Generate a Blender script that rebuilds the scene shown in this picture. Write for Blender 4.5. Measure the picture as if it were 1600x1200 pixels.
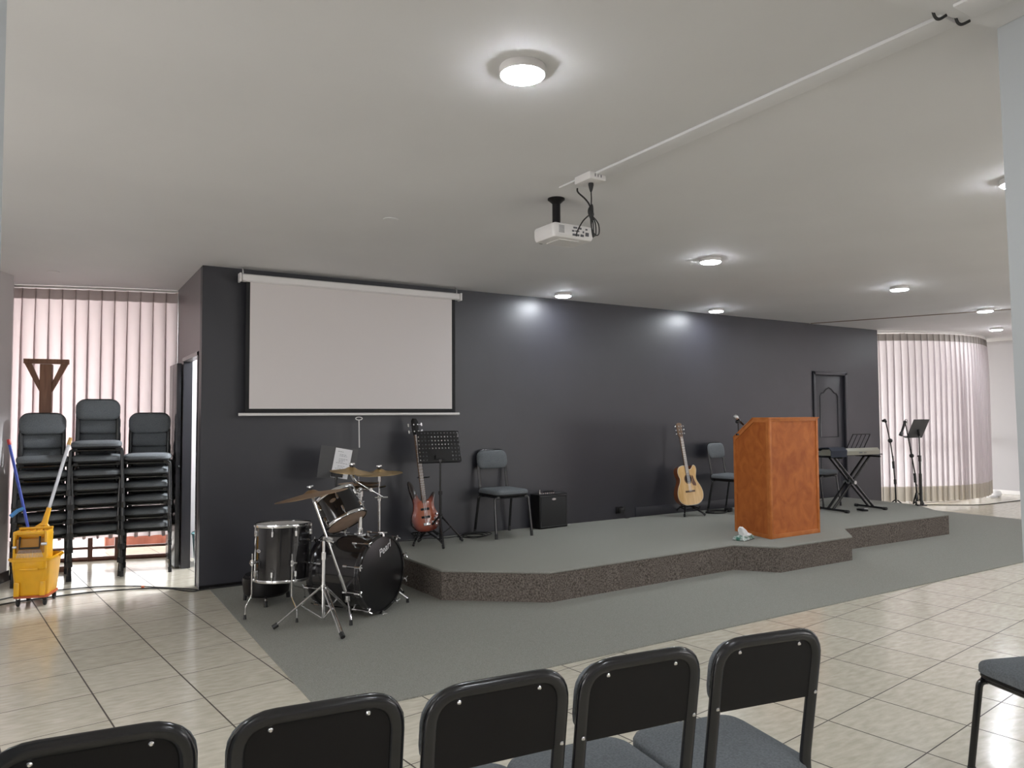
import bpy, bmesh, math, random
from mathutils import Vector, Matrix
random.seed(7)
PI = math.pi
R = math.radians
for o in list(bpy.data.objects):
    bpy.data.objects.remove(o)
scn = bpy.context.scene
COL = scn.collection

# ------------------------------------------------------------------ camera
cd = bpy.data.cameras.new('camera')
cam = bpy.data.objects.new('camera', cd)
COL.objects.link(cam)
cd.sensor_width = 36.0
cd.sensor_fit = 'HORIZONTAL'
cd.lens = 36.0 * 1155.0 / 1600.0
cd.clip_start = 0.05
rot = Matrix(((0.851, -0.018, -0.525), (-0.526, -0.040, -0.850), (-0.006, 0.999, -0.044)))
q = rot.to_quaternion()
q.normalize()
cam.matrix_world = Matrix.Translation((0, 0, 1.45)) @ q.to_matrix().to_4x4()
scn.camera = cam

# ------------------------------------------------------------------ view, world, daylight
vs = scn.view_settings
vs.view_transform = 'Standard'
vs.look = 'None'
vs.gamma = 1.0
vs.use_curve_mapping = False
vs.exposure = 0.30

world = bpy.data.worlds.new('overcast_daylight')
scn.world = world
world.use_nodes = True
bg = world.node_tree.nodes['Background']
bg.inputs['Color'].default_value = (1.0, 0.98, 0.975, 1)
bg.inputs['Strength'].default_value = 6.2

H = 2.765      # ceiling height
S = 0.245      # stage height
YW = 6.77      # back wall
HID = []

def portal(name, loc, rx, rz, sx, sy):
    ld = bpy.data.lights.new(name, 'AREA')
    ld.shape = 'RECTANGLE'
    ld.size = sx
    ld.size_y = sy
    ld.cycles.is_portal = True
    o = bpy.data.objects.new(name, ld)
    o.location = loc
    o.rotation_euler = (rx, 0, rz)
    COL.objects.link(o)
    return o
# portals at unseen window openings added to light the hall
portal('added_window_portal', (11.0, -3.98, 1.6), R(90), 0, 2.6, 1.2)
portal('added_window_portal', (7.0, -3.98, 1.6), R(90), 0, 2.6, 1.2)
portal('added_window_portal', (-4.48, 1.3, 1.6), R(90), R(-90), 5.6, 1.4)

# ------------------------------------------------------------------ materials
def mat(name, col, rough=0.6, metal=0.0, spec=0.5, noise=0.0, nscale=20.0, bump=0.0, bscale=200.0, coat=0.0, col2=None):
    m = bpy.data.materials.new(name)
    m.use_nodes = True
    nt = m.node_tree
    b = nt.nodes['Principled BSDF']
    b.inputs['Base Color'].default_value = (*col, 1)
    b.inputs['Roughness'].default_value = rough
    b.inputs['Metallic'].default_value = metal
    b.inputs['Specular IOR Level'].default_value = spec
    if coat:
        b.inputs['Coat Weight'].default_value = coat
        b.inputs['Coat Roughness'].default_value = 0.08
    tc = nt.nodes.new('ShaderNodeTexCoord')
    if noise or col2:
        n = nt.nodes.new('ShaderNodeTexNoise')
        n.inputs['Scale'].default_value = nscale
        n.inputs['Detail'].default_value = 4
        nt.links.new(tc.outputs['Object'], n.inputs['Vector'])
        r = nt.nodes.new('ShaderNodeValToRGB')
        c2 = col2 if col2 else tuple(min(1, c * (1 + noise)) for c in col)
        c1 = col if col2 else tuple(c * (1 - noise) for c in col)
        r.color_ramp.elements[0].position = 0.35
        r.color_ramp.elements[1].position = 0.65
        r.color_ramp.elements[0].color = (*c1, 1)
        r.color_ramp.elements[1].color = (*c2, 1)
        nt.links.new(n.outputs['Fac'], r.inputs['Fac'])
        nt.links.new(r.outputs['Color'], b.inputs['Base Color'])
    if bump:
        n2 = nt.nodes.new('ShaderNodeTexNoise')
        n2.inputs['Scale'].default_value = bscale
        n2.inputs['Detail'].default_value = 3
        nt.links.new(tc.outputs['Object'], n2.inputs['Vector'])
        bp = nt.nodes.new('ShaderNodeBump')
        bp.inputs['Strength'].default_value = bump
        bp.inputs['Distance'].default_value = 0.004
        nt.links.new(n2.outputs['Fac'], bp.inputs['Height'])
        nt.links.new(bp.outputs['Normal'], b.inputs['Normal'])
    return m

def emit(name, col, s):
    m = bpy.data.materials.new(name)
    m.use_nodes = True
    b = m.node_tree.nodes['Principled BSDF']
    b.inputs['Base Color'].default_value = (*col, 1)
    b.inputs['Emission Color'].default_value = (*col, 1)
    b.inputs['Emission Strength'].default_value = s
    return m

def cloth(name, col, trans, tcol=None):
    m = bpy.data.materials.new(name)
    m.use_nodes = True
    nt = m.node_tree
    nt.nodes.remove(nt.nodes['Principled BSDF'])
    out = nt.nodes['Material Output']
    d = nt.nodes.new('ShaderNodeBsdfDiffuse')
    t = nt.nodes.new('ShaderNodeBsdfTranslucent')
    mx = nt.nodes.new('ShaderNodeMixShader')
    d.inputs['Color'].default_value = (*col, 1)
    t.inputs['Color'].default_value = (*(tcol or col), 1)
    mx.inputs[0].default_value = trans
    nt.links.new(d.outputs[0], mx.inputs[1])
    nt.links.new(t.outputs[0], mx.inputs[2])
    nt.links.new(mx.outputs[0], out.inputs['Surface'])
    return m

def tile_mat():
    m = mat('floor_tile', (0.5, 0.44, 0.36), 0.16, spec=0.42)
    nt = m.node_tree
    b = nt.nodes['Principled BSDF']
    L = nt.links.new
    tc = nt.nodes.new('ShaderNodeTexCoord')
    mp = nt.nodes.new('ShaderNodeMapping')
    mp.vector_type = 'TEXTURE'
    a = R(7.22)
    u0, v0 = 0.325, 0.082
    mp.inputs['Rotation'].default_value = (0, 0, a)
    mp.inputs['Location'].default_value = (u0 * math.cos(a) - v0 * math.sin(a), u0 * math.sin(a) + v0 * math.cos(a), 0)
    mp.inputs['Scale'].default_value = (0.44, 0.44, 0.44)
    L(tc.outputs['Object'], mp.inputs['Vector'])
    sp = nt.nodes.new('ShaderNodeSeparateXYZ')
    L(mp.outputs[0], sp.inputs[0])
    def mth(op, a_, b_=None):
        n = nt.nodes.new('ShaderNodeMath')
        n.operation = op
        for i, v in enumerate((a_, b_)):
            if v is None:
                continue
            if isinstance(v, (int, float)):
                n.inputs[i].default_value = v
            else:
                L(v, n.inputs[i])
        return n.outputs[0]
    def line(sock, w):
        fr = mth('FRACT', mth('ADD', sock, 50.5))
        return mth('LESS_THAN', mth('ABSOLUTE', mth('SUBTRACT', fr, 0.5)), w)
    g1 = line(sp.outputs[0], 0.0085)
    g2 = line(sp.outputs[1], 0.0065)
    g = mth('MAXIMUM', g1, g2)
    n = nt.nodes.new('ShaderNodeTexNoise')
    n.inputs['Scale'].default_value = 11.0
    n.inputs['Detail'].default_value = 10
    mp2 = nt.nodes.new('ShaderNodeMapping')
    mp2.inputs['Scale'].default_value = (1.0, 3.0, 1.0)
    L(tc.outputs['Object'], mp2.inputs['Vector'])
    L(mp2.outputs[0], n.inputs['Vector'])
    fl = nt.nodes.new('ShaderNodeVectorMath')
    fl.operation = 'FLOOR'
    L(mp.outputs[0], fl.inputs[0])
    wn = nt.nodes.new('ShaderNodeTexWhiteNoise')
    L(fl.outputs[0], wn.inputs['Vector'])
    r = nt.nodes.new('ShaderNodeValToRGB')
    r.color_ramp.elements[0].position = 0.3
    r.color_ramp.elements[1].position = 0.72
    r.color_ramp.elements[0].color = (0.49, 0.452, 0.362, 1)
    r.color_ramp.elements[1].color = (0.63, 0.59, 0.49, 1)
    add = mth('ADD', n.outputs['Fac'], mth('MULTIPLY', mth('SUBTRACT', wn.outputs['Value'], 0.5), 0.12))
    L(add, r.inputs['Fac'])
    mx = nt.nodes.new('ShaderNodeMix')
    mx.data_type = 'RGBA'
    L(g, mx.inputs['Factor'])
    L(r.outputs['Color'], mx.inputs['A'])
    mx.inputs['B'].default_value = (0.06, 0.05, 0.04, 1)
    L(mx.outputs['Result'], b.inputs['Base Color'])
    L(mth('ADD', 0.165, mth('MULTIPLY', g, 0.5)), b.inputs['Roughness'])
    bp = nt.nodes.new('ShaderNodeBump')
    bp.inputs['Strength'].default_value = 0.06
    bp.inputs['Distance'].default_value = 0.01
    n3 = nt.nodes.new('ShaderNodeTexNoise')
    n3.inputs['Scale'].default_value = 9.0
    L(tc.outputs['Object'], n3.inputs['Vector'])
    L(n3.outputs['Fac'], bp.inputs['Height'])
    L(bp.outputs['Normal'], b.inputs['Normal'])
    return m

def wood_mat(name, c1, c2, scale=(9, 9, 1.0), rough=0.35, spec=0.5):
    m = mat(name, c1, rough, spec=spec)
    nt = m.node_tree
    b = nt.nodes['Principled BSDF']
    L = nt.links.new
    tc = nt.nodes.new('ShaderNodeTexCoord')
    mp = nt.nodes.new('ShaderNodeMapping')
    mp.inputs['Scale'].default_value = scale
    L(tc.outputs['Object'], mp.inputs['Vector'])
    n = nt.nodes.new('ShaderNodeTexNoise')
    n.inputs['Scale'].default_value = 2.2
    n.inputs['Detail'].default_value = 7
    n.inputs['Distortion'].default_value = 1.2
    L(mp.outputs[0], n.inputs['Vector'])
    r = nt.nodes.new('ShaderNodeValToRGB')
    r.color_ramp.elements[0].position = 0.3
    r.color_ramp.elements[1].position = 0.7
    r.color_ramp.elements[0].color = (*c1, 1)
    r.color_ramp.elements[1].color = (*c2, 1)
    L(n.outputs['Fac'], r.inputs['Fac'])
    L(r.outputs['Color'], b.inputs['Base Color'])
    return m

def sunburst_mat():
    m = mat('sunburst_lacquer', (0.4, 0.08, 0.02), 0.2, coat=0.6)
    nt = m.node_tree
    b = nt.nodes['Principled BSDF']
    L = nt.links.new
    tc = nt.nodes.new('ShaderNodeTexCoord')
    mp = nt.nodes.new('ShaderNodeMapping')
    mp.inputs['Location'].default_value = (0, 0, -1.25)
    mp.inputs['Scale'].default_value = (6.6, 0.0, 4.6)
    L(tc.outputs['Object'], mp.inputs['Vector'])
    ln = nt.nodes.new('ShaderNodeVectorMath')
    ln.operation = 'LENGTH'
    L(mp.outputs[0], ln.inputs[0])
    r = nt.nodes.new('ShaderNodeValToRGB')
    e = r.color_ramp.elements
    e[0].position = 0.0
    e[0].color = (0.42, 0.13, 0.05, 1)
    e[1].position = 1.0
    e[1].color = (0.012, 0.004, 0.003, 1)
    k = e.new(0.55)
    k.color = (0.33, 0.07, 0.03, 1)
    k = e.new(0.85)
    k.color = (0.12, 0.018, 0.01, 1)
    L(ln.outputs['Value'], r.inputs['Fac'])
    L(r.outputs['Color'], b.inputs['Base Color'])
    return m

M = {}
M['tile'] = tile_mat()
M['ceiling'] = mat('ceiling_paint', (0.70, 0.695, 0.70), 0.75, noise=0.02, nscale=1.2)
M['white_wall'] = mat('wall_paint_light', (0.62, 0.60, 0.60), 0.7, noise=0.02, nscale=2)
M['right_wall'] = mat('wall_paint_lilac', (0.42, 0.405, 0.415), 0.7)
M['column'] = mat('column_paint', (0.40, 0.42, 0.43), 0.6)
M['dark_wall'] = mat('wall_paint_dark', (0.022, 0.022, 0.029), 0.44, noise=0.06, nscale=3, spec=0.72)
M['side_wall'] = mat('wall_paint_grey', (0.17, 0.15, 0.155), 0.4, spec=0.5)
M['door_dark'] = mat('door_paint_dark', (0.045, 0.045, 0.05), 0.22)
M['carpet'] = mat('carpet_grey', (0.20, 0.199, 0.178), 0.95, spec=0.1, nscale=220, bump=0.8, bscale=260, col2=(0.325, 0.323, 0.29))
M['riser'] = mat('carpet_riser_browner', (0.065, 0.055, 0.047), 0.95, spec=0.1, nscale=90, bump=0.8, bscale=160, col2=(0.20, 0.172, 0.15))  # darker and browner than the stage-top carpet, with coarser speckle
M['black_metal'] = mat('black_enamel', (0.012, 0.012, 0.013), 0.22, spec=0.55)
M['black_plastic'] = mat('black_plastic', (0.006, 0.0055, 0.006), 0.42, spec=0.25, bump=0.1, bscale=400)
M['rubber'] = mat('black_rubber', (0.015, 0.015, 0.015), 0.6)
M['seat'] = mat('grey_fabric', (0.11, 0.12, 0.127), 0.9, spec=0.15, nscale=160, bump=0.4, bscale=420, col2=(0.155, 0.167, 0.175))
M['chrome'] = mat('chrome', (0.72, 0.72, 0.73), 0.16, metal=1.0)
M['steel'] = mat('brushed_steel', (0.6, 0.6, 0.6), 0.35, metal=1.0)
M['brass'] = mat('cymbal_bronze', (0.50, 0.36, 0.17), 0.34, metal=0.9, noise=0.12, nscale=6)
M['brass_dark'] = mat('cymbal_bronze_aged', (0.30, 0.19, 0.10), 0.4, metal=0.8, noise=0.2, nscale=6)
M['drum_black'] = mat('drum_lacquer_black', (0.010, 0.009, 0.010), 0.12, coat=0.5)
M['drum_head_black'] = mat('drum_head_black', (0.006, 0.006, 0.007), 0.28)
M['drum_head_amber'] = mat('drum_head_amber', (0.42, 0.30, 0.22), 0.4, noise=0.1, nscale=12)
M['drum_head_white'] = mat('drum_head_coated', (0.62, 0.60, 0.58), 0.5)
M['white_print'] = mat('white_lettering', (0.75, 0.75, 0.75), 0.5)
M['lectern'] = wood_mat('lectern_veneer', (0.31, 0.080, 0.017), (0.46, 0.140, 0.032), scale=(3.5, 3.5, 2.6), rough=0.5, spec=0.25)
M['lectern_trim'] = wood_mat('lectern_trim_wood', (0.38, 0.115, 0.026), (0.50, 0.172, 0.046), scale=(3, 3, 3), rough=0.5, spec=0.25)
M['post_wood'] = wood_mat('post_wood', (0.20, 0.095, 0.055), (0.33, 0.17, 0.105), scale=(8, 8, 1.2), rough=0.5)
M['window_wood'] = wood_mat('window_wood', (0.09, 0.035, 0.025), (0.15, 0.06, 0.04))
M['guitar_top'] = wood_mat('spruce_top', (0.62, 0.36, 0.12), (0.80, 0.52, 0.22), scale=(14, 2, 1.5), rough=0.2)
M['guitar_side'] = wood_mat('mahogany_side', (0.11, 0.035, 0.015), (0.18, 0.06, 0.025), rough=0.25)
M['neck_wood'] = wood_mat('neck_rosewood', (0.12, 0.07, 0.04), (0.19, 0.12, 0.075))
M['sunburst'] = sunburst_mat()
M['ivory'] = mat('ivory_binding', (0.75, 0.65, 0.48), 0.4)
M['screen'] = mat('projection_fabric', (0.66, 0.62, 0.61), 0.8)
M['screen_black'] = mat('screen_border_black', (0.012, 0.012, 0.013), 0.8)
M['white_plastic'] = mat('white_plastic', (0.72, 0.70, 0.69), 0.35)
M['white_metal'] = mat('white_metal', (0.74, 0.72, 0.71), 0.35)
M['grey_vent'] = mat('vent_grey', (0.3, 0.3, 0.3), 0.5)
M['paper'] = mat('paper', (0.78, 0.78, 0.80), 0.8)
M['paper_thin'] = cloth('thin_paper', (0.8, 0.8, 0.8), 0.5)
M['ink'] = mat('ink', (0.12, 0.12, 0.13), 0.8)
M['yellow'] = mat('yellow_plastic', (0.82, 0.42, 0.015), 0.3, noise=0.06, nscale=7)
M['orange'] = mat('orange_plastic', (0.45, 0.10, 0.03), 0.5)
M['blue'] = mat('blue_plastic', (0.03, 0.06, 0.36), 0.35)
M['light_blue'] = mat('light_blue_plastic', (0.06, 0.22, 0.50), 0.4)
M['red'] = mat('red_plastic', (0.5, 0.03, 0.03), 0.4)
M['alu'] = mat('aluminium_tube', (0.62, 0.63, 0.66), 0.35, metal=0.6)
M['teal'] = mat('teal_plastic', (0.16, 0.34, 0.36), 0.4)
M['amp_cloth'] = mat('speaker_cloth', (0.010, 0.010, 0.010), 0.8, nscale=300, col2=(0.022, 0.022, 0.022))
M['kb_beige'] = mat('keyboard_casing', (0.23, 0.22, 0.175), 0.4)
M['kb_cloth'] = mat('dark_blue_cloth', (0.018, 0.022, 0.035), 0.85)
M['sheet_dark'] = mat('desk_plate_grey', (0.06, 0.06, 0.062), 0.45)
M['curtain_l'] = cloth('curtain_pink_white', (0.76, 0.71, 0.71), 0.54, (0.78, 0.68, 0.69))
M['curtain_r'] = cloth('curtain_off_white', (0.76, 0.72, 0.71), 0.52, (0.74, 0.69, 0.72))
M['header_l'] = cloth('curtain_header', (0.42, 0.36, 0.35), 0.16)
M['hem_r'] = cloth('curtain_hem', (0.58, 0.53, 0.46), 0.20)
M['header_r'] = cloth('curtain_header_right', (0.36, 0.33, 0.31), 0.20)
M['tissue'] = mat('tissue_white', (0.82, 0.82, 0.82), 0.8)
M['pack'] = mat('tissue_pack_film', (0.60, 0.64, 0.62), 0.25, nscale=22, col2=(0.05, 0.16, 0.12))
M['lamp_glow'] = emit('lamp_diffuser', (0.90, 0.945, 1.0), 180.0)
M['brick'] = mat('outside_brick', (0.42, 0.14, 0.09), 0.8, noise=0.15, nscale=8)
M['paving'] = mat('outside_paving', (0.42, 0.38, 0.36), 0.9, noise=0.1, nscale=2)
M['joint'] = mat('ceiling_joint', (0.20, 0.15, 0.12), 0.8)
g = bpy.data.materials.new('window_glass')
g.use_nodes = True
nt = g.node_tree
nt.nodes.remove(nt.nodes['Principled BSDF'])
tr = nt.nodes.new('ShaderNodeBsdfTransparent')
tr.inputs[0].default_value = (0.93, 0.95, 0.95, 1)
gl = nt.nodes.new('ShaderNodeBsdfGlossy')
gl.inputs['Roughness'].default_value = 0.02
mx = nt.nodes.new('ShaderNodeMixShader')
mx.inputs[0].default_value = 0.06
nt.links.new(tr.outputs[0], mx.inputs[1])
nt.links.new(gl.outputs[0], mx.inputs[2])
nt.links.new(mx.outputs[0], nt.nodes['Material Output'].inputs['Surface'])
M['glass'] = g

# ------------------------------------------------------------------ mesh helpers
def V(*a):
    return Vector(a)

def fillet(pts, r, n=5):
    """polyline with rounded corners"""
    pts = [Vector(p) for p in pts]
    out = [pts[0]]
    for i in range(1, len(pts) - 1):
        a, b, c = pts[i - 1], pts[i], pts[i + 1]
        u, w = (a - b), (c - b)
        rr = min(r, u.length * 0.49, w.length * 0.49)
        p0 = b + u.normalized() * rr
        p1 = b + w.normalized() * rr
        for k in range(n + 1):
            t = k / n
            out.append(p0 * (1 - t) ** 2 + b * 2 * t * (1 - t) + p1 * t ** 2)
    out.append(pts[-1])
    return out

def catmull(pts, n=6, closed=True):
    pts = [Vector(p) for p in pts]
    N = len(pts)
    out = []
    rng = N if closed else N - 1
    for i in range(rng):
        if closed:
            p0, p1, p2, p3 = pts[(i - 1) % N], pts[i], pts[(i + 1) % N], pts[(i + 2) % N]
        else:
            p0, p1, p2, p3 = pts[max(i - 1, 0)], pts[i], pts[i + 1], pts[min(i + 2, N - 1)]
        for k in range(n):
            t = k / n
            out.append(0.5 * ((2 * p1) + (p2 - p0) * t + (2 * p0 - 5 * p1 + 4 * p2 - p3) * t * t + (3 * p1 - p0 - 3 * p2 + p3) * t ** 3))
    if not closed:
        out.append(pts[-1])
    return out

def rr2d(w, d, r, n=5):
    """rounded rectangle outline, ccw"""
    r = max(min(r, w / 2 - 1e-4, d / 2 - 1e-4), 1e-4)
    out = []
    for cx, cy, a0 in ((w / 2 - r, d / 2 - r, 0), (-w / 2 + r, d / 2 - r, 90), (-w / 2 + r, -d / 2 + r, 180), (w / 2 - r, -d / 2 + r, 270)):
        for k in range(n + 1):
            a = R(a0 + 90 * k / n)
            out.append((cx + r * math.cos(a), cy + r * math.sin(a)))
    return out

class MB:
    def __init__(self):
        self.v = []
        self.f = []
        self.mi = []
        self.cur = 0
    def slot(self, i):
        self.cur = i
        return self
    def add(self, vs_, fs_, m=None):
        b = len(self.v)
        for p in vs_:
            p = Vector(p)
            self.v.append(m @ p if m is not None else p)
        for f in fs_:
            self.f.append([b + i for i in f])
            self.mi.append(self.cur)
        return self
    def box(self, x0, x1, y0, y1, z0, z1, m=None):
        vs_ = [(x, y, z) for z in (z0, z1) for y in (y0, y1) for x in (x0, x1)]
        return self.add(vs_, [(0, 2, 3, 1), (4, 5, 7, 6), (0, 1, 5, 4), (2, 6, 7, 3), (0, 4, 6, 2), (1, 3, 7, 5)], m)
    def prism(self, poly, z0, z1, m=None):
        n = len(poly)
        vs_ = [(p[0], p[1], z0) for p in poly] + [(p[0], p[1], z1) for p in poly]
        fs_ = [list(range(n - 1, -1, -1)), list(range(n, 2 * n))]
        fs_ += [(i, (i + 1) % n, n + (i + 1) % n, n + i) for i in range(n)]
        return self.add(vs_, fs_, m)
    def rings(self, rings, m=None, cap=True, closed=False):
        n = len(rings[0])
        vs_ = [p for r_ in rings for p in r_]
        fs_ = []
        K = len(rings)
        for k in range(K if closed else K - 1):
            a = k * n
            b = ((k + 1) % K) * n
            for i in range(n):
                j = (i + 1) % n
                fs_.append((a + i, a + j, b + j, b + i))
        if cap and not closed:
            fs_.append(list(range(n - 1, -1, -1)))
            fs_.append(list(range((K - 1) * n, K * n)))
        return self.add(vs_, fs_, m)
    def tube(self, pts, r, n=10, ry=None, up=(0, 0, 1), closed=False, m=None, radii=None):
        """sweep an ellipse: r is the half width across 'up', ry along 'up'"""
        pts = [Vector(p) for p in pts]
        up = Vector(up)
        ry = ry or r
        rg = []
        N = len(pts)
        prev = None
        for i, p in enumerate(pts):
            if closed:
                t = pts[(i + 1) % N] - pts[(i - 1) % N]
            else:
                t = pts[min(i + 1, N - 1)] - pts[max(i - 1, 0)]
            t.normalize()
            if prev is None:
                s = t.cross(up)
                if s.length < 0.05:
                    s = t.cross(Vector((1, 0, 0)) if abs(t.x) < 0.9 else Vector((0, 1, 0)))
            else:
                s = prev - t * prev.dot(t)
            s.normalize()
            prev = s
            w = s.cross(t)
            k = radii[i] / r if radii else 1.0
            rg.append([p + s * (r * k * math.cos(2 * PI * j / n)) + w * (ry * k * math.sin(2 * PI * j / n)) for j in range(n)])
        return self.rings(rg, m, closed=closed)
    def lathe(self, prof, n=24, m=None, cap=True):
        """prof: (radius, z) pairs"""
        rg = [[(max(r, 1e-4) * math.cos(2 * PI * j / n), max(r, 1e-4) * math.sin(2 * PI * j / n), z) for j in range(n)] for r, z in prof]
        return self.rings(rg, m, cap=cap)
    def cyl(self, a, b, r, n=12, r2=None):
        a, b = Vector(a), Vector(b)
        m = frame(a, b - a)
        return self.lathe([(r, 0), (r2 if r2 is not None else r, (b - a).length)], n, m)
    def sphere(self, c, r, n=12, sz=1.0):
        prof = [(r * math.cos(R(a)), r * sz * math.sin(R(a))) for a in range(-90, 91, 18)]
        return self.lathe(prof, n, Matrix.Translation(c))
    def pad(self, w, d, r, prof, m=None, n=5):
        """loft of rounded rectangles; prof: (inset, z)"""
        rg = []
        for ins, z in prof:
            rg.append([(x, y, z) for x, y in rr2d(w - 2 * ins, d - 2 * ins, max(r - ins, 0.004), n)])
        return self.rings(rg, m)
    def build(self, name, mats, parent=None, bevel=0.0, smooth=True, seg=2):
        me = bpy.data.meshes.new(name)
        me.from_pydata([tuple(p) for p in self.v], [], self.f)
        if not isinstance(mats, (list, tuple)):
            mats = [mats]
        for mm in mats:
            me.materials.append(mm)
        for p, i in zip(me.polygons, self.mi):
            p.material_index = i
        bm = bmesh.new()
        bm.from_mesh(me)
        bmesh.ops.recalc_face_normals(bm, faces=bm.faces)
        if bevel:
            es = [e for e in bm.edges if len(e.link_faces) == 2 and e.calc_face_angle(0) > R(40)]
            bmesh.ops.bevel(bm, geom=es, offset=bevel, segments=seg, profile=0.5, affect='EDGES', clamp_overlap=True)
        bm.to_mesh(me)
        bm.free()
        if smooth:
            for p in me.polygons:
                p.use_smooth = True
            me.set_sharp_from_angle(angle=R(35))
        o = bpy.data.objects.new(name, me)
        COL.objects.link(o)
        if parent:
            o.parent = parent
        return o

def frame(origin, zdir, xdir=None):
    z = Vector(zdir).normalized()
    if xdir is None:
        xdir = Vector((1, 0, 0)) if abs(z.x) < 0.9 else Vector((0, 1, 0))
    x = Vector(xdir)
    x = (x - z * x.dot(z)).normalized()
    y = z.cross(x)
    m = Matrix((x, y, z)).transposed().to_4x4()
    m.translation = Vector(origin)
    return m

def tag(o, label, cat, group=None, kind=None):
    if label:
        o['label'] = label
    if cat:
        o['category'] = cat
    if group:
        o['group'] = group
    if kind:
        o['kind'] = kind
    return o

def thing(name, label, cat, loc=(0, 0, 0), rz=0, group=None):
    o = bpy.data.objects.new(name, None)
    o.empty_display_size = 0.1
    o.location = loc
    o.rotation_euler = (0, 0, rz)
    COL.objects.link(o)
    return tag(o, label, cat, group)

def struct(mb, name, m, parent=None, label=None, **k):
    o = mb.build(name, m, parent, **k)
    if parent is None:
        o['kind'] = 'structure'
        o['label'] = label or name.replace('_', ' ')
        o['category'] = name.split('_')[0]
    return o

def copy_tree(o, parent=None):
    c = o.copy()
    COL.objects.link(c)
    c.parent = parent
    for ch in list(o.children):
        copy_tree(ch, c)
    return c

# ------------------------------------------------------------------ setting
struct(MB().box(-5, 15.6, -4.2, 9.4, -0.12, 0.0), 'floor', M['tile'], label='glossy beige square floor tiles with thin dark grout', smooth=False)
struct(MB().box(-5, 15.6, -4.2, 10.2, H, H + 0.12), 'ceiling', M['ceiling'], label='smooth off-white painted ceiling', smooth=False)

# back wall, dark painted
struct(MB().box(1.06, 9.235, YW, YW + 0.10, 0, H), 'wall_back', M['dark_wall'], label='long dark grey painted wall behind the stage', smooth=False)
w = MB()
w.box(9.275, 9.36, YW + 0.03, YW + 0.13, 0, H)
w.box(9.36, 10.055, YW + 0.03, YW + 0.13, 2.03, H)
w.box(10.055, 10.93, YW + 0.03, YW + 0.13, 0, H)
struct(w, 'wall_back_right', M['dark_wall'], label='dark grey wall section around the panelled door', smooth=False)
struct(MB().box(9.235, 9.275, YW + 0.035, YW + 0.10, 0, H), 'trim_wall_joint', M['screen_black'], label='black vertical joint in the dark back wall left of the panelled door', smooth=False)
# return wall with doorway
w = MB()
w.box(1.06, 1.135, YW + 0.10, 6.96, 0, H)
w.box(1.06, 1.135, 7.80, 8.42, 0, H)
w.box(1.06, 1.135, 6.96, 7.80, 2.0, H)
struct(w, 'wall_return', M['side_wall'], label='narrow grey return wall with an open doorway', smooth=False)
w = MB()
w.box(1.052, 1.06, 6.92, 6.96, 0, 2.03)
w.box(1.052, 1.06, 6.92, 7.84, 2.0, 2.035)
w.box(1.058, 1.139, 7.788, 7.80, 0, 2.0)
w.box(1.058, 1.139, 6.96, 6.972, 0, 2.0)
struct(w, 'trim_doorway', M['door_dark'], label='thin frame around the open doorway', smooth=False)
# room behind the back wall (seen through the doorway)
w = MB()
w.box(1.14, 4.0, 8.32, 8.42, 0, H)
w.box(3.9, 4.0, YW + 0.10, 8.42, 0, H)
struct(w, 'wall_side_room', M['white_wall'], label='white wall of the small room behind the doorway', smooth=False)
ld = bpy.data.lights.new('side_room_light', 'POINT')
ld.energy = 260
ld.shadow_soft_size = 0.12
ld.color = (0.93, 0.96, 1.0)
lo = bpy.data.objects.new('side_room_light', ld)
lo.location = (2.2, 7.5, 2.45)
COL.objects.link(lo)

# left wall: short angled piece, then rear
def wallstrip(pts, t, name, m, z0=0.0, z1=H, label=None):
    mb = MB()
    for a, b in zip(pts[:-1], pts[1:]):
        a, b = Vector((*a, 0)), Vector((*b, 0))
        d = (b - a).normalized()
        nrm = Vector((-d.y, d.x, 0)) * t
        mb.prism([(a.x, a.y), (b.x, b.y), (b.x + nrm.x, b.y + nrm.y), (a.x + nrm.x, a.y + nrm.y)], z0, z1)
    return struct(mb, name, m, label=label, smooth=False)
wl = [(-0.345, 8.12), (-1.6, 5.23)]
wallstrip(wl[::-1], 0.25, 'wall_left', M['white_wall'], label='pale wall at the left edge beside the stacked chairs')
wallstrip([(-1.59, 5.23), (-0.338, 8.113)], -0.014, 'baseboard_left', M['door_dark'], 0.0, 0.09, label='dark skirting along the pale left wall')
struct(MB().box(-1.75, -0.36, 8.12, 8.95, 0, H), 'wall_left_pier', M['white_wall'], label='pale pier beside the left curtain', smooth=False)
struct(MB().box(-4.6, -1.6, 5.23, 5.35, 0, H), 'wall_left_return', M['white_wall'], smooth=False)
w = MB()
w.box(-4.62, -4.5, -4.1, 5.3, 0, 0.9)
w.box(-4.62, -4.5, -4.1, 5.3, 2.3, H)
w.box(-4.62, -4.5, -4.1, -1.5, 0.9, 2.3)
w.box(-4.62, -4.5, 4.1, 5.3, 0.9, 2.3)
struct(w, 'wall_left_far', M['white_wall'], smooth=False)  # its window opening is unseen, added to light the left side
w = MB()
w.box(-4.6, 14.7, -4.12, -4.0, 0, 1.0)
w.box(-4.6, 14.7, -4.12, -4.0, 2.2, H)
for x0_, x1_ in ((-4.6, 5.7), (8.3, 9.7), (12.3, 14.7)):
    w.box(x0_, x1_, -4.12, -4.0, 1.0, 2.2)
struct(w, 'wall_rear', M['white_wall'], smooth=False)  # unseen window gaps, added and placed to light the hall
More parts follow.
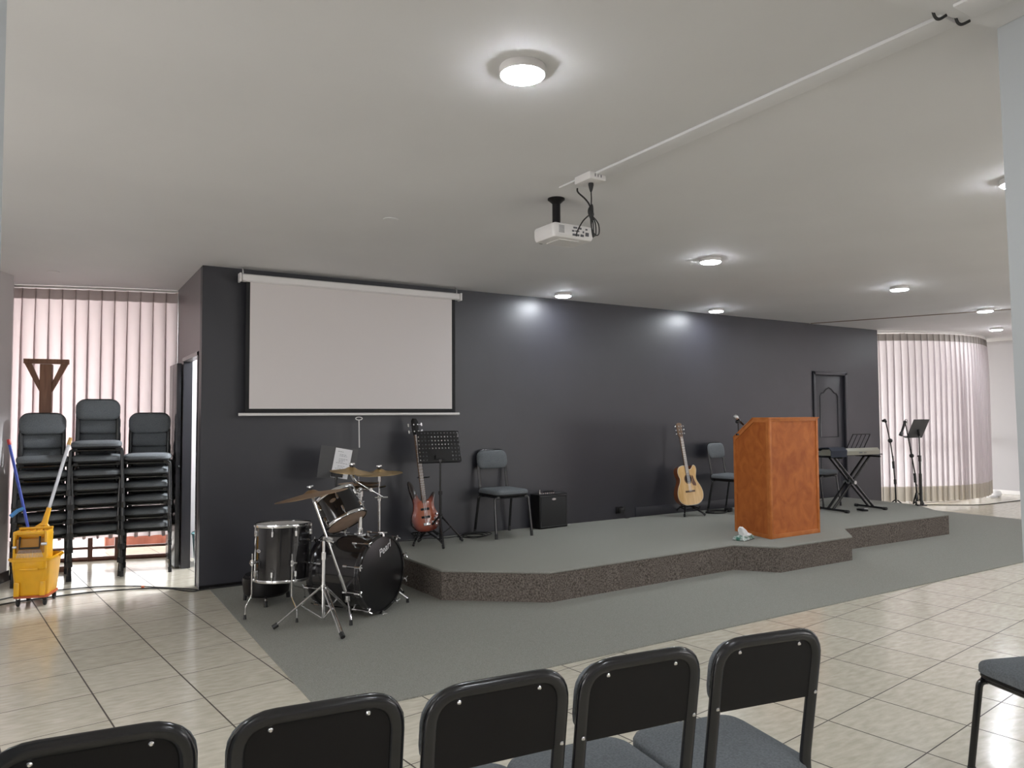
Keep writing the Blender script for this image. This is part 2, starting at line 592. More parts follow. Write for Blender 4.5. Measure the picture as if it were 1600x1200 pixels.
# right wall
w = MB()
w.box(14.6, 14.72, -4.1, 0.0, 0, H)
w.box(14.6, 14.72, 4.2, 9.0, 0, H)
w.box(14.6, 14.72, 0.0, 4.2, 0, 0.3)
w.box(14.6, 14.72, 0.0, 4.2, 2.6, H)  # frames an added, unseen window gap that lets light in
struct(w, 'wall_right', M['right_wall'], label='pale lilac-grey wall beyond the right curtain', smooth=False)
struct(MB().box(14.585, 14.6, -4.0, 9.0, 0, 0.07), 'baseboard_right', M['white_plastic'], label='white skirting at the foot of the right wall', smooth=False)
# columns and beam near the camera
ca, sa = math.cos(R(-11.1)), math.sin(R(-11.1))
def colbox(x, y, sx, sy, z0, z1, name, m, label):
    """box with one corner at x,y, extending along the turned axes"""
    p = [(0, 0), (sx, 0), (sx, sy), (0, sy)]
    poly = [(x + a * ca - b * sa, y + a * sa + b * ca) for a, b in p]
    return struct(MB().prism(poly, z0, z1), name, m, label=label, smooth=False)
cr = colbox(2.583, 1.168, 0.5, -0.45, 0, H, 'column_right', M['column'], 'pale grey column cut off by the right edge')
for v_ in cr.data.vertices:          # the shaft narrows slightly towards the floor on this side
    if v_.co.z < 1 and (v_.co - Vector((2.583, 1.168, 0))).length < 0.46:
        v_.co.x += 0.08
colbox(-0.093, 1.69, -0.45, -0.45, 0, H, 'column_left', M['column'], 'pale grey column cut off by the left edge')
colbox(2.583, 1.168, -2.73, -0.45, 2.70, H, 'beam', M['ceiling'], 'shallow white ceiling beam between the two near columns')
# ceiling joint at right
def strip(p0, p1, w_, z0, z1):
    a, b = Vector((*p0, 0)), Vector((*p1, 0))
    n_ = (b - a).normalized()
    n_ = Vector((-n_.y, n_.x, 0)) * w_ / 2
    return [(a.x - n_.x, a.y - n_.y), (b.x - n_.x, b.y - n_.y), (b.x + n_.x, b.y + n_.y), (a.x + n_.x, a.y + n_.y)]
struct(MB().prism(strip((9.25, 6.76), (10.9, 3.1), 0.05, 0, 0), H - 0.006, H + 0.004), 'trim_ceiling_joint', M['joint'], label='thin brown joint line across the right of the ceiling', smooth=False)
# baseboards
w = MB()
w.box(5.9, 9.235, YW - 0.014, YW, S, S + 0.11)
struct(w, 'baseboard_back', M['dark_wall'], label='dark skirting along the back wall on the stage', bevel=0.003)
struct(MB().box(1.06, 2.55, YW - 0.012, YW, 0.0, 0.03), 'baseboard_floor', M['black_plastic'], label='low strip at the foot of the dark wall behind the drums', smooth=False)

# panelled door in the back wall
d2 = thing('door_2', 'dark grey panelled door in the back wall', 'door', (9.36, YW + 0.03, 0))
d2['kind'] = 'structure'
MB().box(0.0, 0.695, 0.02, 0.06, 0.0, 2.03).build('door_leaf', M['dark_wall'], d2, bevel=0.003)
w = MB()
w.box(-0.045, 0.0, -0.022, 0.02, 0, 2.075)
w.box(0.695, 0.745, -0.022, 0.02, 0, 2.075)
w.box(-0.045, 0.745, -0.022, 0.02, 2.03, 2.08)
w.build('door_frame', M['dark_wall'], d2, bevel=0.005)
# raised moulding with arched head
ps = [(0.14, 1.12), (0.14, 1.72), (0.17, 1.76), (0.22, 1.77), (0.28, 1.82), (0.347, 1.845), (0.415, 1.82), (0.475, 1.77), (0.525, 1.76), (0.555, 1.72), (0.555, 1.12)]
w = MB()
w.tube([(x, 0.018, z) for x, z in ps], 0.010, 6, closed=True)
w.tube([(0.14, 0.018, 0.95), (0.555, 0.018, 0.95), (0.555, 0.018, 0.25), (0.14, 0.018, 0.25)], 0.010, 6, closed=True)
w.build('door_moulding', M['door_dark'], d2)

# open door leaf at left
d1 = thing('door_1', 'dark glossy door leaf folded back against the return wall', 'door', (1.045, 7.82, 0.0), R(0.8))
d1['kind'] = 'structure'
MB().box(-0.042, 0.0, 0.0, 0.60, 0.015, 1.985).build('door_leaf', M['door_dark'], d1, bevel=0.004)
w = MB()
w.cyl((-0.02, 0.0, 0.98), (-0.02, -0.02, 0.98), 0.010, 10)
w.sphere((-0.02, -0.025, 0.98), 0.014, 10)
w.build('door_handle', M['black_metal'], d1)

# ------------------------------------------------------------------ carpet and stage
carp = MB().box(1.136, 11.24, 3.57, YW - 0.015, 0.0, 0.008).build('carpet', M['carpet'])
tag(carp, 'large dark grey carpet laid around the foot of the stage', 'carpet')
stage = thing('stage_platform', 'low grey carpeted stage with a projecting middle under the lectern', 'stage', (0, 0, 0))
spoly = [(2.55, YW - 0.003), (2.615, 5.30), (3.29, 4.775), (5.41, 4.84), (5.67, 4.52), (6.745, 4.52), (7.16, 4.89), (9.15, 4.85), (9.75, 5.55), (9.81, 5.9), (9.81, YW - 0.003)]
cx, cy = 6.0, 5.8
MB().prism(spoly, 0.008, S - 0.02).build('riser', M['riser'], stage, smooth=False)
top = MB().prism([(x + (0.004 if x > cx else -0.004), y - (0.004 if y < 6 else 0)) for x, y in spoly], S - 0.02, S)
top.build('stage_top', M['carpet'], stage, bevel=0.008, seg=3)

# ------------------------------------------------------------------ windows and outside
def arc(p0, p1, p2, n):
    """quadratic curve through p0, p1 (middle), p2"""
    p0, p1, p2 = Vector(p0), Vector(p1), Vector(p2)
    c = p1 * 2 - (p0 + p2) / 2
    return [p0 * (1 - t) ** 2 + c * 2 * t * (1 - t) + p2 * t * t for t in [i / n for i in range(n + 1)]]

def resample(pts, step):
    out = [pts[0].copy()]
    acc = 0.0
    for a, b in zip(pts[:-1], pts[1:]):
        L_ = (b - a).length
        d = step - acc
        while d <= L_:
            out.append(a + (b - a) * (d / L_))
            d += step
        acc = (acc + L_) % step
    return out

def curtain(root, path, period, z0, z1, amp, m, side, hem=None, hem_m=None, header=0.09, header_m=None, ph=0.0, jitter=0.25):
    path = resample(path, 0.012)
    n = len(path)
    tang = []
    for i in range(n):
        t = (path[min(i + 1, n - 1)] - path[max(i - 1, 0)]).normalized()
        tang.append(t)
    rnd = random.Random(len(path))
    K = int(n * 0.012 / period) + 3
    jit = [rnd.uniform(-1, 1) for _ in range(K * 3)]
    def col(s, z, zf):
        # zf: 0 at top, 1 at bottom
        k = s / period + ph
        base = math.floor(k)
        fr = k - base
        jk = jit[int(base) % len(jit)]
        jn = jit[int(base + 1) % len(jit)]
        jj = jk * (1 - fr) + jn * fr
        a = 2 * PI * k
        loosen = 0.35 + 0.65 * min(1, zf * 5)
        off = amp * loosen * (1 + jitter * jj * zf) * math.cos(a)
        sh = 0.31 * period * math.sin(a) * (0.75 + 0.25 * zf) + jitter * 0.10 * jj * zf
        ss = min(max(s + sh, 0), (n - 1) * 0.012)
        i = min(int(ss / 0.012), n - 2)
        t = ss / 0.012 - i
        p = path[i].lerp(path[i + 1], t)
        nn = Vector((-tang[i].y, tang[i].x, 0)) * side
        return p + nn * off + Vector((0, 0, z))
    def sheet(za, zb, rows, mb, offs=0.0):
        cols = int((n - 1) * 0.012 / period * 22)
        L_ = (n - 1) * 0.012
        vs_ = []
        for r_ in range(rows + 1):
            z = za + (zb - za) * r_ / rows
            zf = (z1 - z) / (z1 - z0)
            for c_ in range(cols + 1):
                s = L_ * c_ / cols
                vs_.append(col(s, z, zf))
        fs_ = []
        for r_ in range(rows):
            for c_ in range(cols):
                a = r_ * (cols + 1) + c_
                fs_.append((a, a + 1, a + cols + 2, a + cols + 1))
        mb.add(vs_, fs_)
        return mb
    zb = z0 + (hem or 0)
    fab = sheet(z1 - header, zb, 14, MB()).build('curtain_fabric', m, root)
    if hem:
        sheet(zb, z0, 2, MB()).build('hem', hem_m, root)
    hd = sheet(z1, z1 - header, 2, MB()).build('header_tape', header_m, root)
    # hooks: pinched pleat tacks on the header
    return root

# left window bay
lc = thing('curtain', 'pleated pinkish-white floor curtain behind the stacked chairs', 'curtain', (0, 0, 0))
pl = arc((-0.42, 8.66, 0), (0.33, 8.42, 0), (1.055, 8.23, 0), 60)
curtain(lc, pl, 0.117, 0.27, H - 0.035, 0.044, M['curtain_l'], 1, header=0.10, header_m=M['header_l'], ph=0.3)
tr_ = MB().tube([p + Vector((0, 0.0, H - 0.018)) for p in pl], 0.012, 6, ry=0.012).build('curtain_track', M['white_plastic'])
tag(tr_, 'thin white curtain track above the left pleated curtain', 'curtain track')

wn = thing('window_1', 'tall dark wood framed window behind the left curtain', 'window', (0, 0, 0))
wn['kind'] = 'structure'
yo = 0.30
pw = arc((-0.36, 8.66 + yo, 0), (0.33, 8.42 + yo + 0.03, 0), (1.06, 8.23 + yo, 0), 6)
w = MB()
for z in (0.02, 0.13, 0.28, 2.70):
    for a, b in zip(pw[:-1], pw[1:]):
        w.cyl(a + Vector((0, 0, z)), b + Vector((0, 0, z)), 0.014 if z in (0.13,) else 0.024, 6)
for i in (0, 3, 4, 6):
    w.box(pw[i].x - 0.022, pw[i].x + 0.022, pw[i].y - 0.03, pw[i].y + 0.03, 0, H)
w.build('window_frame', M['window_wood'], wn)
w = MB()
rg = []
vs_ = []
fs_ = []
for i, p in enumerate(pw):
    vs_ += [(p.x, p.y + 0.01, 0.02), (p.x, p.y + 0.01, H)]
    if i:
        fs_.append((2 * i - 2, 2 * i, 2 * i + 1, 2 * i - 1))
w.add(vs_, fs_).build('window_pane', M['glass'], wn)
struct(MB().box(1.06, 1.14, 8.42, 8.9, 0, H), 'wall_window_side', M['side_wall'], smooth=False)

# right window bay (bowed out of the back wall)
rc = thing('curtain', 'pleated off-white curtain with beige hem on the bowed right window', 'curtain', (0, 0, 0))
pr = arc((10.98, 6.86, 0), (12.35, 6.30, 0), (13.86, 6.62, 0), 90)
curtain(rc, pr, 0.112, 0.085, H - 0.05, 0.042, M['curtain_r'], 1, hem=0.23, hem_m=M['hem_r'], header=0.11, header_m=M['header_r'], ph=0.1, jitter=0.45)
tr_ = MB().tube([p + Vector((0, 0.0, H - 0.022)) for p in pr], 0.014, 6, ry=0.014).build('curtain_track', M['white_plastic'])
tag(tr_, 'thin white curved track above the bowed right curtain', 'curtain track')
wn = thing('window_2', 'bowed white framed window behind the right curtain', 'window', (0, 0, 0))
wn['kind'] = 'structure'
pw = [p + Vector((0, 0.30, 0)) for p in arc((10.95, 6.90, 0), (12.45, 6.36, 0), (14.6, 6.9, 0), 8)]
w = MB()
for z in (0.03, 1.0, 2.72):
    for a, b in zip(pw[:-1], pw[1:]):
        w.cyl(a + Vector((0, 0, z)), b + Vector((0, 0, z)), 0.025, 6)
for p in pw[::2]:
    w.box(p.x - 0.025, p.x + 0.025, p.y - 0.03, p.y + 0.03, 0, H)
w.build('window_frame', M['white_metal'], wn)
w = MB()
vs_ = []
fs_ = []
for i, p in enumerate(pw):
    vs_ += [(p.x, p.y + 0.01, 0.02), (p.x, p.y + 0.01, H)]
    if i:
        fs_.append((2 * i - 2, 2 * i, 2 * i + 1, 2 * i - 1))
w.add(vs_, fs_).build('window_pane', M['glass'], wn)

rc2 = thing('curtain', 'unseen pleated off-white curtain added on the right side wall for its light', 'curtain', (0, 0, 0))
curtain(rc2, [Vector((14.5, 4.4 - 0.046 * k, 0)) for k in range(101)], 0.12, 0.2, H - 0.05, 0.03, M['curtain_r'], 1, header=0.11, header_m=M['header_r'])  # backlit cloth added out of view to brighten the dark back wall

# outside
struct(MB().box(-8, 24, 8.0, 26, -0.25, -0.14), 'ground', M['paving'], label='pale paving outside the windows', smooth=False)
bw = MB().box(0.55, 3.0, 10.35, 10.6, -0.14, 0.42)
bw = bw.build('brick_wall', M['brick'])
tag(bw, 'low orange brick garden wall outside the left window', 'garden wall')

# ------------------------------------------------------------------ ceiling fittings
def lamp(x, y, label, r=0.088):
    t = thing('ceiling_lamp', label, 'ceiling lamp', (x, y, H), 0, 'round ceiling lamps')
    MB().lathe([(r * 0.97, 0.0), (r, -0.006), (r, -0.026), (r * 0.96, -0.032), (r * 0.95, -0.032), (r * 0.95, -0.026), (0.001, -0.026)], 32).build('lamp_housing', M['white_plastic'], t)
    MB().lathe([(r * 0.94, -0.0265), (r * 0.94, -0.0335), (r * 0.85, -0.0385), (0.001, -0.0405)], 32).build('lamp_diffuser', M['lamp_glow'], t)
    return t
lamp(1.476, 2.30, 'largest round white ceiling lamp, nearest, above the middle of the hall')
lamp(4.664, 4.36, 'round white ceiling lamp right of the projector, above the stage front')
lamp(7.405, 4.35, 'round ceiling lamp above the right part of the stage front')
lamp(9.94, 4.74, 'round ceiling lamp lying next to the ceiling joint line')
lamp(12.30, 5.72, 'farthest round ceiling lamp, beyond the ceiling joint near the bowed curtain')
lamp(6.95, 6.42, 'small round ceiling lamp close to the back wall, right one of two')
lamp(4.62, 6.42, 'small round ceiling lamp close to the back wall beside the projection screen')
lamp(4.565, 1.985, 'ceiling lamp half hidden behind the edge of the right column')

for lx, ly, wh in ((-1.5, 4.3, 'over the tiles beside the pale left wall'), (-1.6, 2.3, 'leftmost of the row with the nearest lamp'), (-1.6, -0.5, 'leftmost of the row behind the camera'), (7.4, 2.0, 'third of the row level with the near columns'), (10.1, 2.1, 'fourth of the row level with the near columns'), (1.5, -0.5, 'first of the row behind the camera'), (4.5, -0.5, 'second of the row behind the camera'), (7.4, -0.5, 'third of the row behind the camera'), (10.1, -0.5, 'last of the row behind the camera'), (1.5, -2.8, 'rearmost at the left'), (5.0, -2.8, 'rearmost at the middle')):  # lamps added out of view to brighten floor, carpet and seats
    lamp(lx, ly, 'unseen ceiling lamp added for light, ' + wh)

def disc(x, y, label):
    o = MB().lathe([(0.05, 0), (0.05, -0.004), (0.001, -0.005)], 24).build('ceiling_cover', M['ceiling'])
    o.location = (x, y, H)
    tag(o, label, 'cover plate', 'flush ceiling cover plates')
disc(-0.035, 7.73, 'flush round cover plate on the ceiling in front of the left curtain')
disc(1.879, 4.565, 'flush round cover plate on the ceiling left of the projector')

# cable trunking
t = thing('cable_trunking', 'flat white cable trunking running along the ceiling to the projector outlet', 'cable trunking', (2.505, 0, 0))
MB().box(-0.05, 0.05, 1.27, 3.12, H - 0.014, H).build('trunking_cover', M['ceiling'], t, bevel=0.003)
t2 = MB().box(2.31, 2.43, 0.74, 1.165, 2.690, 2.70)
t2 = t2.build('beam_trunking', M['ceiling'], t, bevel=0.002)
t2.location = (-2.505, 0, 0)
w = MB()
w.box(0.0, 0.012, 3.2, 3.6, H - 0.01, H)
def cabloop(x0, y0, x1, label):
    o = MB().tube(catmull([(x0 - 0.012, y0 + 0.015, H - 0.012), (x0 - 0.010, y0 + 0.012, 2.70), (x0 + 0.006, y0 + 0.006, 2.683), (x1, y0 - 0.012, 2.692)], 6, False), 0.0048, 8).build('cable_loop', M['rubber'])
    tag(o, label, 'cable', 'cable loops at the beam')
cabloop(2.322, 1.212, 2.342, 'left short black cable loop bridging trunking and beam')
cabloop(2.415, 1.192, 2.44, 'right short black cable loop bridging trunking and beam')

# outlet box
ob = thing('ceiling_outlet', 'white surface outlet box on the ceiling at the end of the trunking', 'outlet box', (2.47, 3.17, H))
MB().box(-0.055, 0.055, -0.07, 0.07, -0.042, 0).build('outlet_body', M['white_plastic'], ob, bevel=0.005)
w = MB()
for dx in (-0.02, 0.0, 0.02):
    w.box(dx - 0.0025, dx + 0.0025, -0.0715, -0.069, -0.028, -0.012)
w.build('outlet_slot', M['ink'], ob)
# projector
pj = thing('projector', 'white projector hanging from a short black ceiling pole', 'projector', (2.56, 3.62, H))
pj.scale = (0.95, 0.95, 0.95)
MB().lathe([(0.055, 0.0), (0.055, -0.008), (0.045, -0.016), (0.030, -0.03), (0.026, -0.035), (0.026, -0.175), (0.03, -0.18)], 24).build('mount_pole', M['black_plastic'], pj)
body = MB()
prof = [(0.028, -0.272), (0.012, -0.268), (0.003, -0.255), (0.0, -0.235), (0.0, -0.195), (0.006, -0.183), (0.02, -0.178)]
mB = Matrix.Translation((0.065, 0.015, 0))
body.pad(0.315, 0.24, 0.03, prof, mB)
body.build('projector_body', M['white_plastic'], pj)
w = MB()
# rear panel ports face the camera (-y)
y_ = 0.015 - 0.121
for (x0, x1, z0, z1) in ((0.05, 0.10, -0.252, -0.240), (0.112, 0.135, -0.252, -0.238), (0.045, 0.062, -0.228, -0.218), (0.07, 0.082, -0.226, -0.218), (0.092, 0.10, -0.226, -0.216), (0.055, 0.085, -0.206, -0.196), (0.10, 0.118, -0.208, -0.196), (0.128, 0.138, -0.228, -0.216), (0.15, 0.175, -0.245, -0.222), (0.15, 0.165, -0.208, -0.198)):
    w.box(x0, x1, y_ - 0.002, y_ + 0.004, z0, z1)
w.build('rear_ports', M['ink'], pj)
w = MB()
for k in range(7):
    w.box(-0.055, -0.015, y_ - 0.0015, y_ + 0.004, -0.243 + k * 0.007, -0.240 + k * 0.007)
w.build('speaker_grille', M['grey_vent'], pj)
w = MB()
w.lathe([(0.040, 0), (0.040, 0.02), (0.032, 0.022), (0.03, 0.006), (0.001, 0.006)], 24, frame((-0.02, 0.128, -0.225), (0, 1, 0)))
w.build('lens', M['black_plastic'], pj)
MB().box(-0.03, 0.05, -0.035, 0.035, -0.185, -0.176).build('mount_plate', M['black_plastic'], pj)
MB().box(-0.02, 0.13, -0.06, 0.08, -0.276, -0.271).build('bottom_cover', M['white_plastic'], pj)
# projector power cable, with tied loops
pc = thing('projector_cable', 'tied black power cable hanging from the ceiling outlet to the projector', 'cable', (2.475, 3.17, 0))
MB().lathe([(0.014, H - 0.042), (0.015, H - 0.052), (0.010, H - 0.075), (0.005, H - 0.09)], 12).build('plug', M['rubber'], pc)
w = MB()
w.tube(catmull([(0, 0, H - 0.085), (0.002, 0, H - 0.13), (0.0, 0, H - 0.18), (0.005, 0, H - 0.23), (0.0, 0.0, H - 0.27)], 5, False), 0.0035, 7)
for dx, w_, zb, z_t in ((0.0, 0.014, -0.245, -0.165), (0.006, 0.010, -0.25, -0.160), (-0.004, 0.018, -0.235, -0.172)):
    w.tube(catmull([(dx, 0, H + z_t), (dx + w_, 0.006, H + z_t - 0.02), (dx + w_, 0.006, H + zb + 0.02), (dx, 0, H + zb), (dx - w_, -0.006, H + zb + 0.02), (dx - w_, -0.006, H + z_t - 0.02)], 5), 0.004, 7, closed=True)
for a_, l_ in ((0.035, 0.105), (0.055, 0.100), (0.02, 0.112)):
    w.tube(catmull([(0, 0, H - 0.225), (a_, 0.01, H - 0.255), (a_ * 1.1, 0.01, H - 0.225 - l_ * 0.85), (a_ * 0.5, 0.0, H - 0.225 - l_), (-0.003, -0.005, H - 0.29)], 5), 0.0035, 7, closed=True)
w.tube(catmull([(-0.002, 0, H - 0.21), (0.02, 0.10, H - 0.225), (0.07, 0.22, H - 0.25), (0.13, 0.31, H - 0.25), (0.155, 0.346, H - 0.236)], 5, False), 0.004, 7)
w.tube(catmull([(0.065, 0.21, H - 0.004), (0.062, 0.20, H - 0.03), (0.05, 0.12, H - 0.09), (0.02, 0.04, H - 0.15), (0.0, 0.0, H - 0.20)], 5, False), 0.005, 7)
w.build('cable', M['rubber'], pc)
MB().lathe([(0.014, H - 0.222), (0.016, H - 0.215), (0.014, H - 0.205)], 10).build('cable_tie', M['rubber'], pc)
cn = MB().box(2.44, 2.452, 3.22, 3.42, H - 0.008, H).build('cable_clip_strip', M['ceiling'])
tag(cn, 'thin white strip on the ceiling between outlet box and projector mount', 'cable trunking')

# ------------------------------------------------------------------ projection screen
sc = thing('projection_screen', 'white pull-down projection screen with black borders hanging on the dark wall', 'projection screen', (0, 6.66, 0))
MB().pad(2.14, 0.075, 0.03, [(0.012, 2.635), (0.0, 2.645), (0.0, 2.69), (0.012, 2.70)], Matrix.Translation((2.42, 0.0, 0))).build('screen_case', M['white_metal'], sc)
for x in (1.345, 3.495):
    MB().box(x - 0.008, x + 0.008, -0.042, 0.042, 2.628, 2.705).build('end_cap', M['white_plastic'], sc, bevel=0.004)
for x in (1.37, 3.46):
    w = MB()
    w.tube([(x, 0.0, 2.70), (x, 0.0, 2.735), (x, 0.03, H)], 0.006, 8)
    w.build('hanging_hook', M['steel'], sc)
MB().box(1.40, 3.44, -0.002, 0.002, 1.488, 2.64).build('screen_border', M['screen_black'], sc)
MB().box(1.432, 3.402, -0.004, -0.002, 1.528, 2.636).build('screen_fabric', M['screen'], sc)
w = MB()
w.tube([(1.345, 0, 1.478), (3.485, 0, 1.478)], 0.013, 12)
w.build('bottom_bar', M['white_metal'], sc)
w = MB()
w.tube([(2.425 + 0.032 * math.cos(a), -0.005, 1.437 + 0.014 * math.sin(a)) for a in [2 * PI * k / 20 for k in range(20)]], 0.0045, 6, closed=True)
w.tube([(2.425, -0.005, 1.424), (2.43, -0.005, 1.165)], 0.0055, 8)
w.build('pull_handle', M['white_plastic'], sc)

# ------------------------------------------------------------------ chairs
def make_chair(label, group=None):
    """seat front towards -y"""
    t = thing('stacking_chair', label, 'chair', (0, 0, 0), 0, group)
    s = MB()
    s.pad(0.405, 0.405, 0.075, [(0.010, 0.423), (0.0, 0.430), (0.0, 0.450), (0.006, 0.461), (0.022, 0.469), (0.06, 0.475), (0.12, 0.478), (0.17, 0.479)])
    s.build('seat', M['seat'], t)
    MB().pad(0.395, 0.395, 0.07, [(0.004, 0.410), (0.0, 0.414), (0.0, 0.424)]).build('seat_base', M['black_plastic'], t)
    # back: plane leaning back
    ang = R(9)
    mb_ = frame((0, 0.222, 0.755), (0, -math.cos(ang), math.sin(ang)), (1, 0, 0))   # local z points forward, local y up the back
    # shell behind
    shp = [(-0.156, -0.095), (0.156, -0.095)] + [(0.156 - 0.045 + 0.045 * math.cos(R(a_)), 0.040 + 0.045 * math.sin(R(a_))) for a_ in range(0, 91, 15)] + [(-0.156 + 0.045 + 0.045 * math.cos(R(a_)), 0.040 + 0.045 * math.sin(R(a_))) for a_ in range(90, 181, 15)]
    MB().prism(shp, -0.004, 0.006, mb_).build('back_shell', M['black_plastic'], t)
    MB().pad(0.368, 0.192, 0.07, [(0.0, 0.006), (0.0, 0.014), (0.006, 0.024), (0.02, 0.031), (0.06, 0.035), (0.085, 0.036)], mb_).build('backrest', M['seat'], t)
    for x, y in ((-0.10, 0.066), (0.10, 0.066), (-0.165, -0.078), (0.165, -0.078)):
        e_ = -0.0132 if abs(x) > 0.12 else -0.003
        MB().lathe([(0.005, e_), (0.0055, e_ - 0.002), (0.003, e_ - 0.0045)], 10, mb_ @ Matrix.Translation((x, y, 0))).build('screw', M['chrome'], t)
    # back frame: oval tube, inverted U outside the shell, bends forward under the seat
    def bp(x, h_):      # point in the back plane at world height h_
        return Vector((x, 0.222 + (h_ - 0.755) * math.tan(ang), h_))
    p = [Vector((0.165, -0.17, 0.400)), Vector((0.165, 0.185, 0.404)), bp(0.165, 0.47), bp(0.165, 0.845), bp(-0.165, 0.845), bp(-0.165, 0.47), Vector((-0.165, 0.185, 0.404)), Vector((-0.165, -0.17, 0.400))]
    p = [p[0]] + fillet([p[0], p[1], p[2], p[3]], 0.05)[1:-1] + fillet([(p[2] + p[3]) / 2, p[3], p[4], (p[4] + p[5]) / 2], 0.075, 7) + fillet([p[4], p[5], p[6], p[7]], 0.05)[1:-1] + [p[7]]
    MB().tube(p, 0.0135, 14, ry=0.0175, up=(1, 0, 0)).build('back_frame', M['black_metal'], t)
    MB().tube([(-0.16, -0.155, 0.396), (0.16, -0.155, 0.396)], 0.013, 8).build('crossbar', M['black_metal'], t)
    MB().tube([(-0.16, 0.145, 0.396), (0.16, 0.145, 0.396)], 0.013, 8).build('crossbar', M['black_metal'], t)
    for sx in (-1, 1):
        for sy in (-1, 1):
            yt = -0.155 if sy < 0 else 0.145
            yb = -0.20 if sy < 0 else 0.21
            lp = fillet([(sx * 0.15, yt, 0.396), (sx * 0.20, yt, 0.396), (sx * 0.212, yb, 0.03)], 0.045, 6)
            lg = MB().tube(lp, 0.0145, 10, ry=0.0105, up=(0, 1, 0)).build('leg', M['black_metal'], t)
            f_ = MB().tube([(sx * 0.2105, yb - 0.003 * sy, 0.05), (sx * 0.2125, yb, 0.0)], 0.0165, 10, ry=0.013, up=(0, 1, 0)).build('rubber_foot', M['rubber'], t)
            f_.parent = lg
    return t

def place(c, x, y, z, rz, label, group):
    c.location = (x, y, z)
    c.rotation_euler = (0, 0, rz)
    c['label'] = label
    if group:
        c['group'] = group
    return c

proto = make_chair('')
used = [False]
def chair(x, y, z, rz, label, group):
    c = proto if not used[0] else copy_tree(proto)
    used[0] = True
    return place(c, x, y, z, rz, label, group)
GF = 'row of chairs along the bottom of the photo'
fg = [(0.10, 1.86, -7, 'leftmost chair back of the near row, cut off by the bottom edge'),
      (0.51, 1.775, -7, 'second chair from the left in the near row, its grey seat out of frame'),
      (0.895, 1.70, -6, 'middle chair of the near row, black shell backrest in front of carpet edge'),
      (1.285, 1.655, -7, 'black-backed grey chair of the near row, second from its right end'),
      (1.70, 1.595, -10, 'rightmost chair of the near row of five, grey seat fully in view')]
for x, y, a, lb in fg:
    chair(x, y, 0, R(180 + a), lb, GF)
# near-right chair cut by the frame
chair(3.255, 1.34, 0, R(160), 'grey seat and black legs cut off by the right edge, near chair alone', None)
# stage chairs
chair(3.905, 6.50, S, R(2), 'grey chair on the stage between music stand and small amplifier', 'chairs on the stage')
chair(7.17, 6.42, S, R(12), 'grey chair on the stage between acoustic guitar and wooden lectern', 'chairs on the stage')
chair(8.64, 6.27, S, R(6), 'grey chair on the stage behind the keyboard stand', 'chairs on the stage')
ordn = ['top', 'second from the top', 'third from the top', 'fourth from the top', 'fifth from the top', 'sixth from the top', 'bottom']
for (x, y, a, n_, nm) in ((-0.085, 7.93, 4, 6, 'left stack behind the bucket'), (0.345, 7.93, -3, 7, 'tall middle stack by the curtain'), (0.775, 7.93, -10, 6, 'right stack beside the open door')):
    d = Vector((math.sin(R(a)), -math.cos(R(a)), 0))
    for k in range(n_):
        od = ordn[n_ - 1 - k] if k > 0 else 'bottom'
        p = Vector((x, y, 0)) + d * (0.026 * k)
        chair(p.x + random.uniform(-.004, .004), p.y, 0.129 * k, R(a + random.uniform(-1, 1)), 'grey chair, %s of the %s' % (od, nm), 'stacked chairs at the left window')

# ------------------------------------------------------------------ wooden post stand behind the chairs
t = thing('wooden_post_stand', 'tall brown wooden post with a braced crossbar standing behind the left stack', 'wooden stand', (-0.075, 8.33, 0), R(-8))
MB().box(-0.05, 0.05, -0.045, 0.045, 0.05, 1.97).build('post', M['post_wood'], t, bevel=0.004)
MB().box(-0.185, 0.185, -0.03, 0.03, 1.975, 2.02).build('crossbar', M['post_wood'], t, bevel=0.003)
for s_ in (-1, 1):
    w = MB()
    w.add([(s_ * 0.03, -0.02, 1.66), (s_ * 0.03, -0.02, 1.75), (s_ * 0.12, -0.02, 1.975), (s_ * 0.178, -0.02, 1.975),
           (s_ * 0.03, 0.02, 1.66), (s_ * 0.03, 0.02, 1.75), (s_ * 0.12, 0.02, 1.975), (s_ * 0.178, 0.02, 1.975)],
          [(0, 1, 2, 3), (7, 6, 5, 4), (0, 4, 5, 1), (1, 5, 6, 2), (2, 6, 7, 3), (3, 7, 4, 0)])
    w.build('brace', M['post_wood'], t, bevel=0.003)
w = MB()
w.box(-0.20, 0.20, -0.04, 0.04, 0.0, 0.05)
w.box(-0.04, 0.04, -0.16, 0.16, 0.0, 0.049)
w.build('base', M['post_wood'], t)

# ------------------------------------------------------------------ mop bucket
t = thing('mop_bucket', 'yellow wheeled mop bucket with wringer in front of the left chair stack', 'mop bucket', (-0.10, 7.0, 0), R(-17))
t.scale = (0.80, 0.80, 0.97)
w = MB()
rg = []
for wd, dp, z in ((0.27, 0.31, 0.085), (0.285, 0.33, 0.10), (0.335, 0.39, 0.36), (0.34, 0.395, 0.365), (0.36, 0.415, 0.365), (0.36, 0.415, 0.385), (0.34, 0.395, 0.387), (0.325, 0.38, 0.37), (0.28, 0.32, 0.13), (0.1, 0.1, 0.125)):
    rg.append([(x, y, z) for x, y in rr2d(wd, dp, 0.05, 5)])
w.rings(rg)
w.build('bucket_body', M['yellow'], t)
MB().box(-0.08, 0.08, -0.216, -0.19, 0.295, 0.31).build('moulded_grip', M['yellow'], t, bevel=0.004)
for x in (-0.11, 0.11):
    MB().prism([(x - 0.025, -0.19), (x + 0.025, -0.19), (x + 0.02, -0.165), (x - 0.02, -0.165)], 0.09, 0.2).build('moulded_rib', M['yellow'], t, bevel=0.004)
MB().pad(0.30, 0.34, 0.04, [(0.0, 0.07), (0.0, 0.088)]).build('chassis', M['orange'], t)
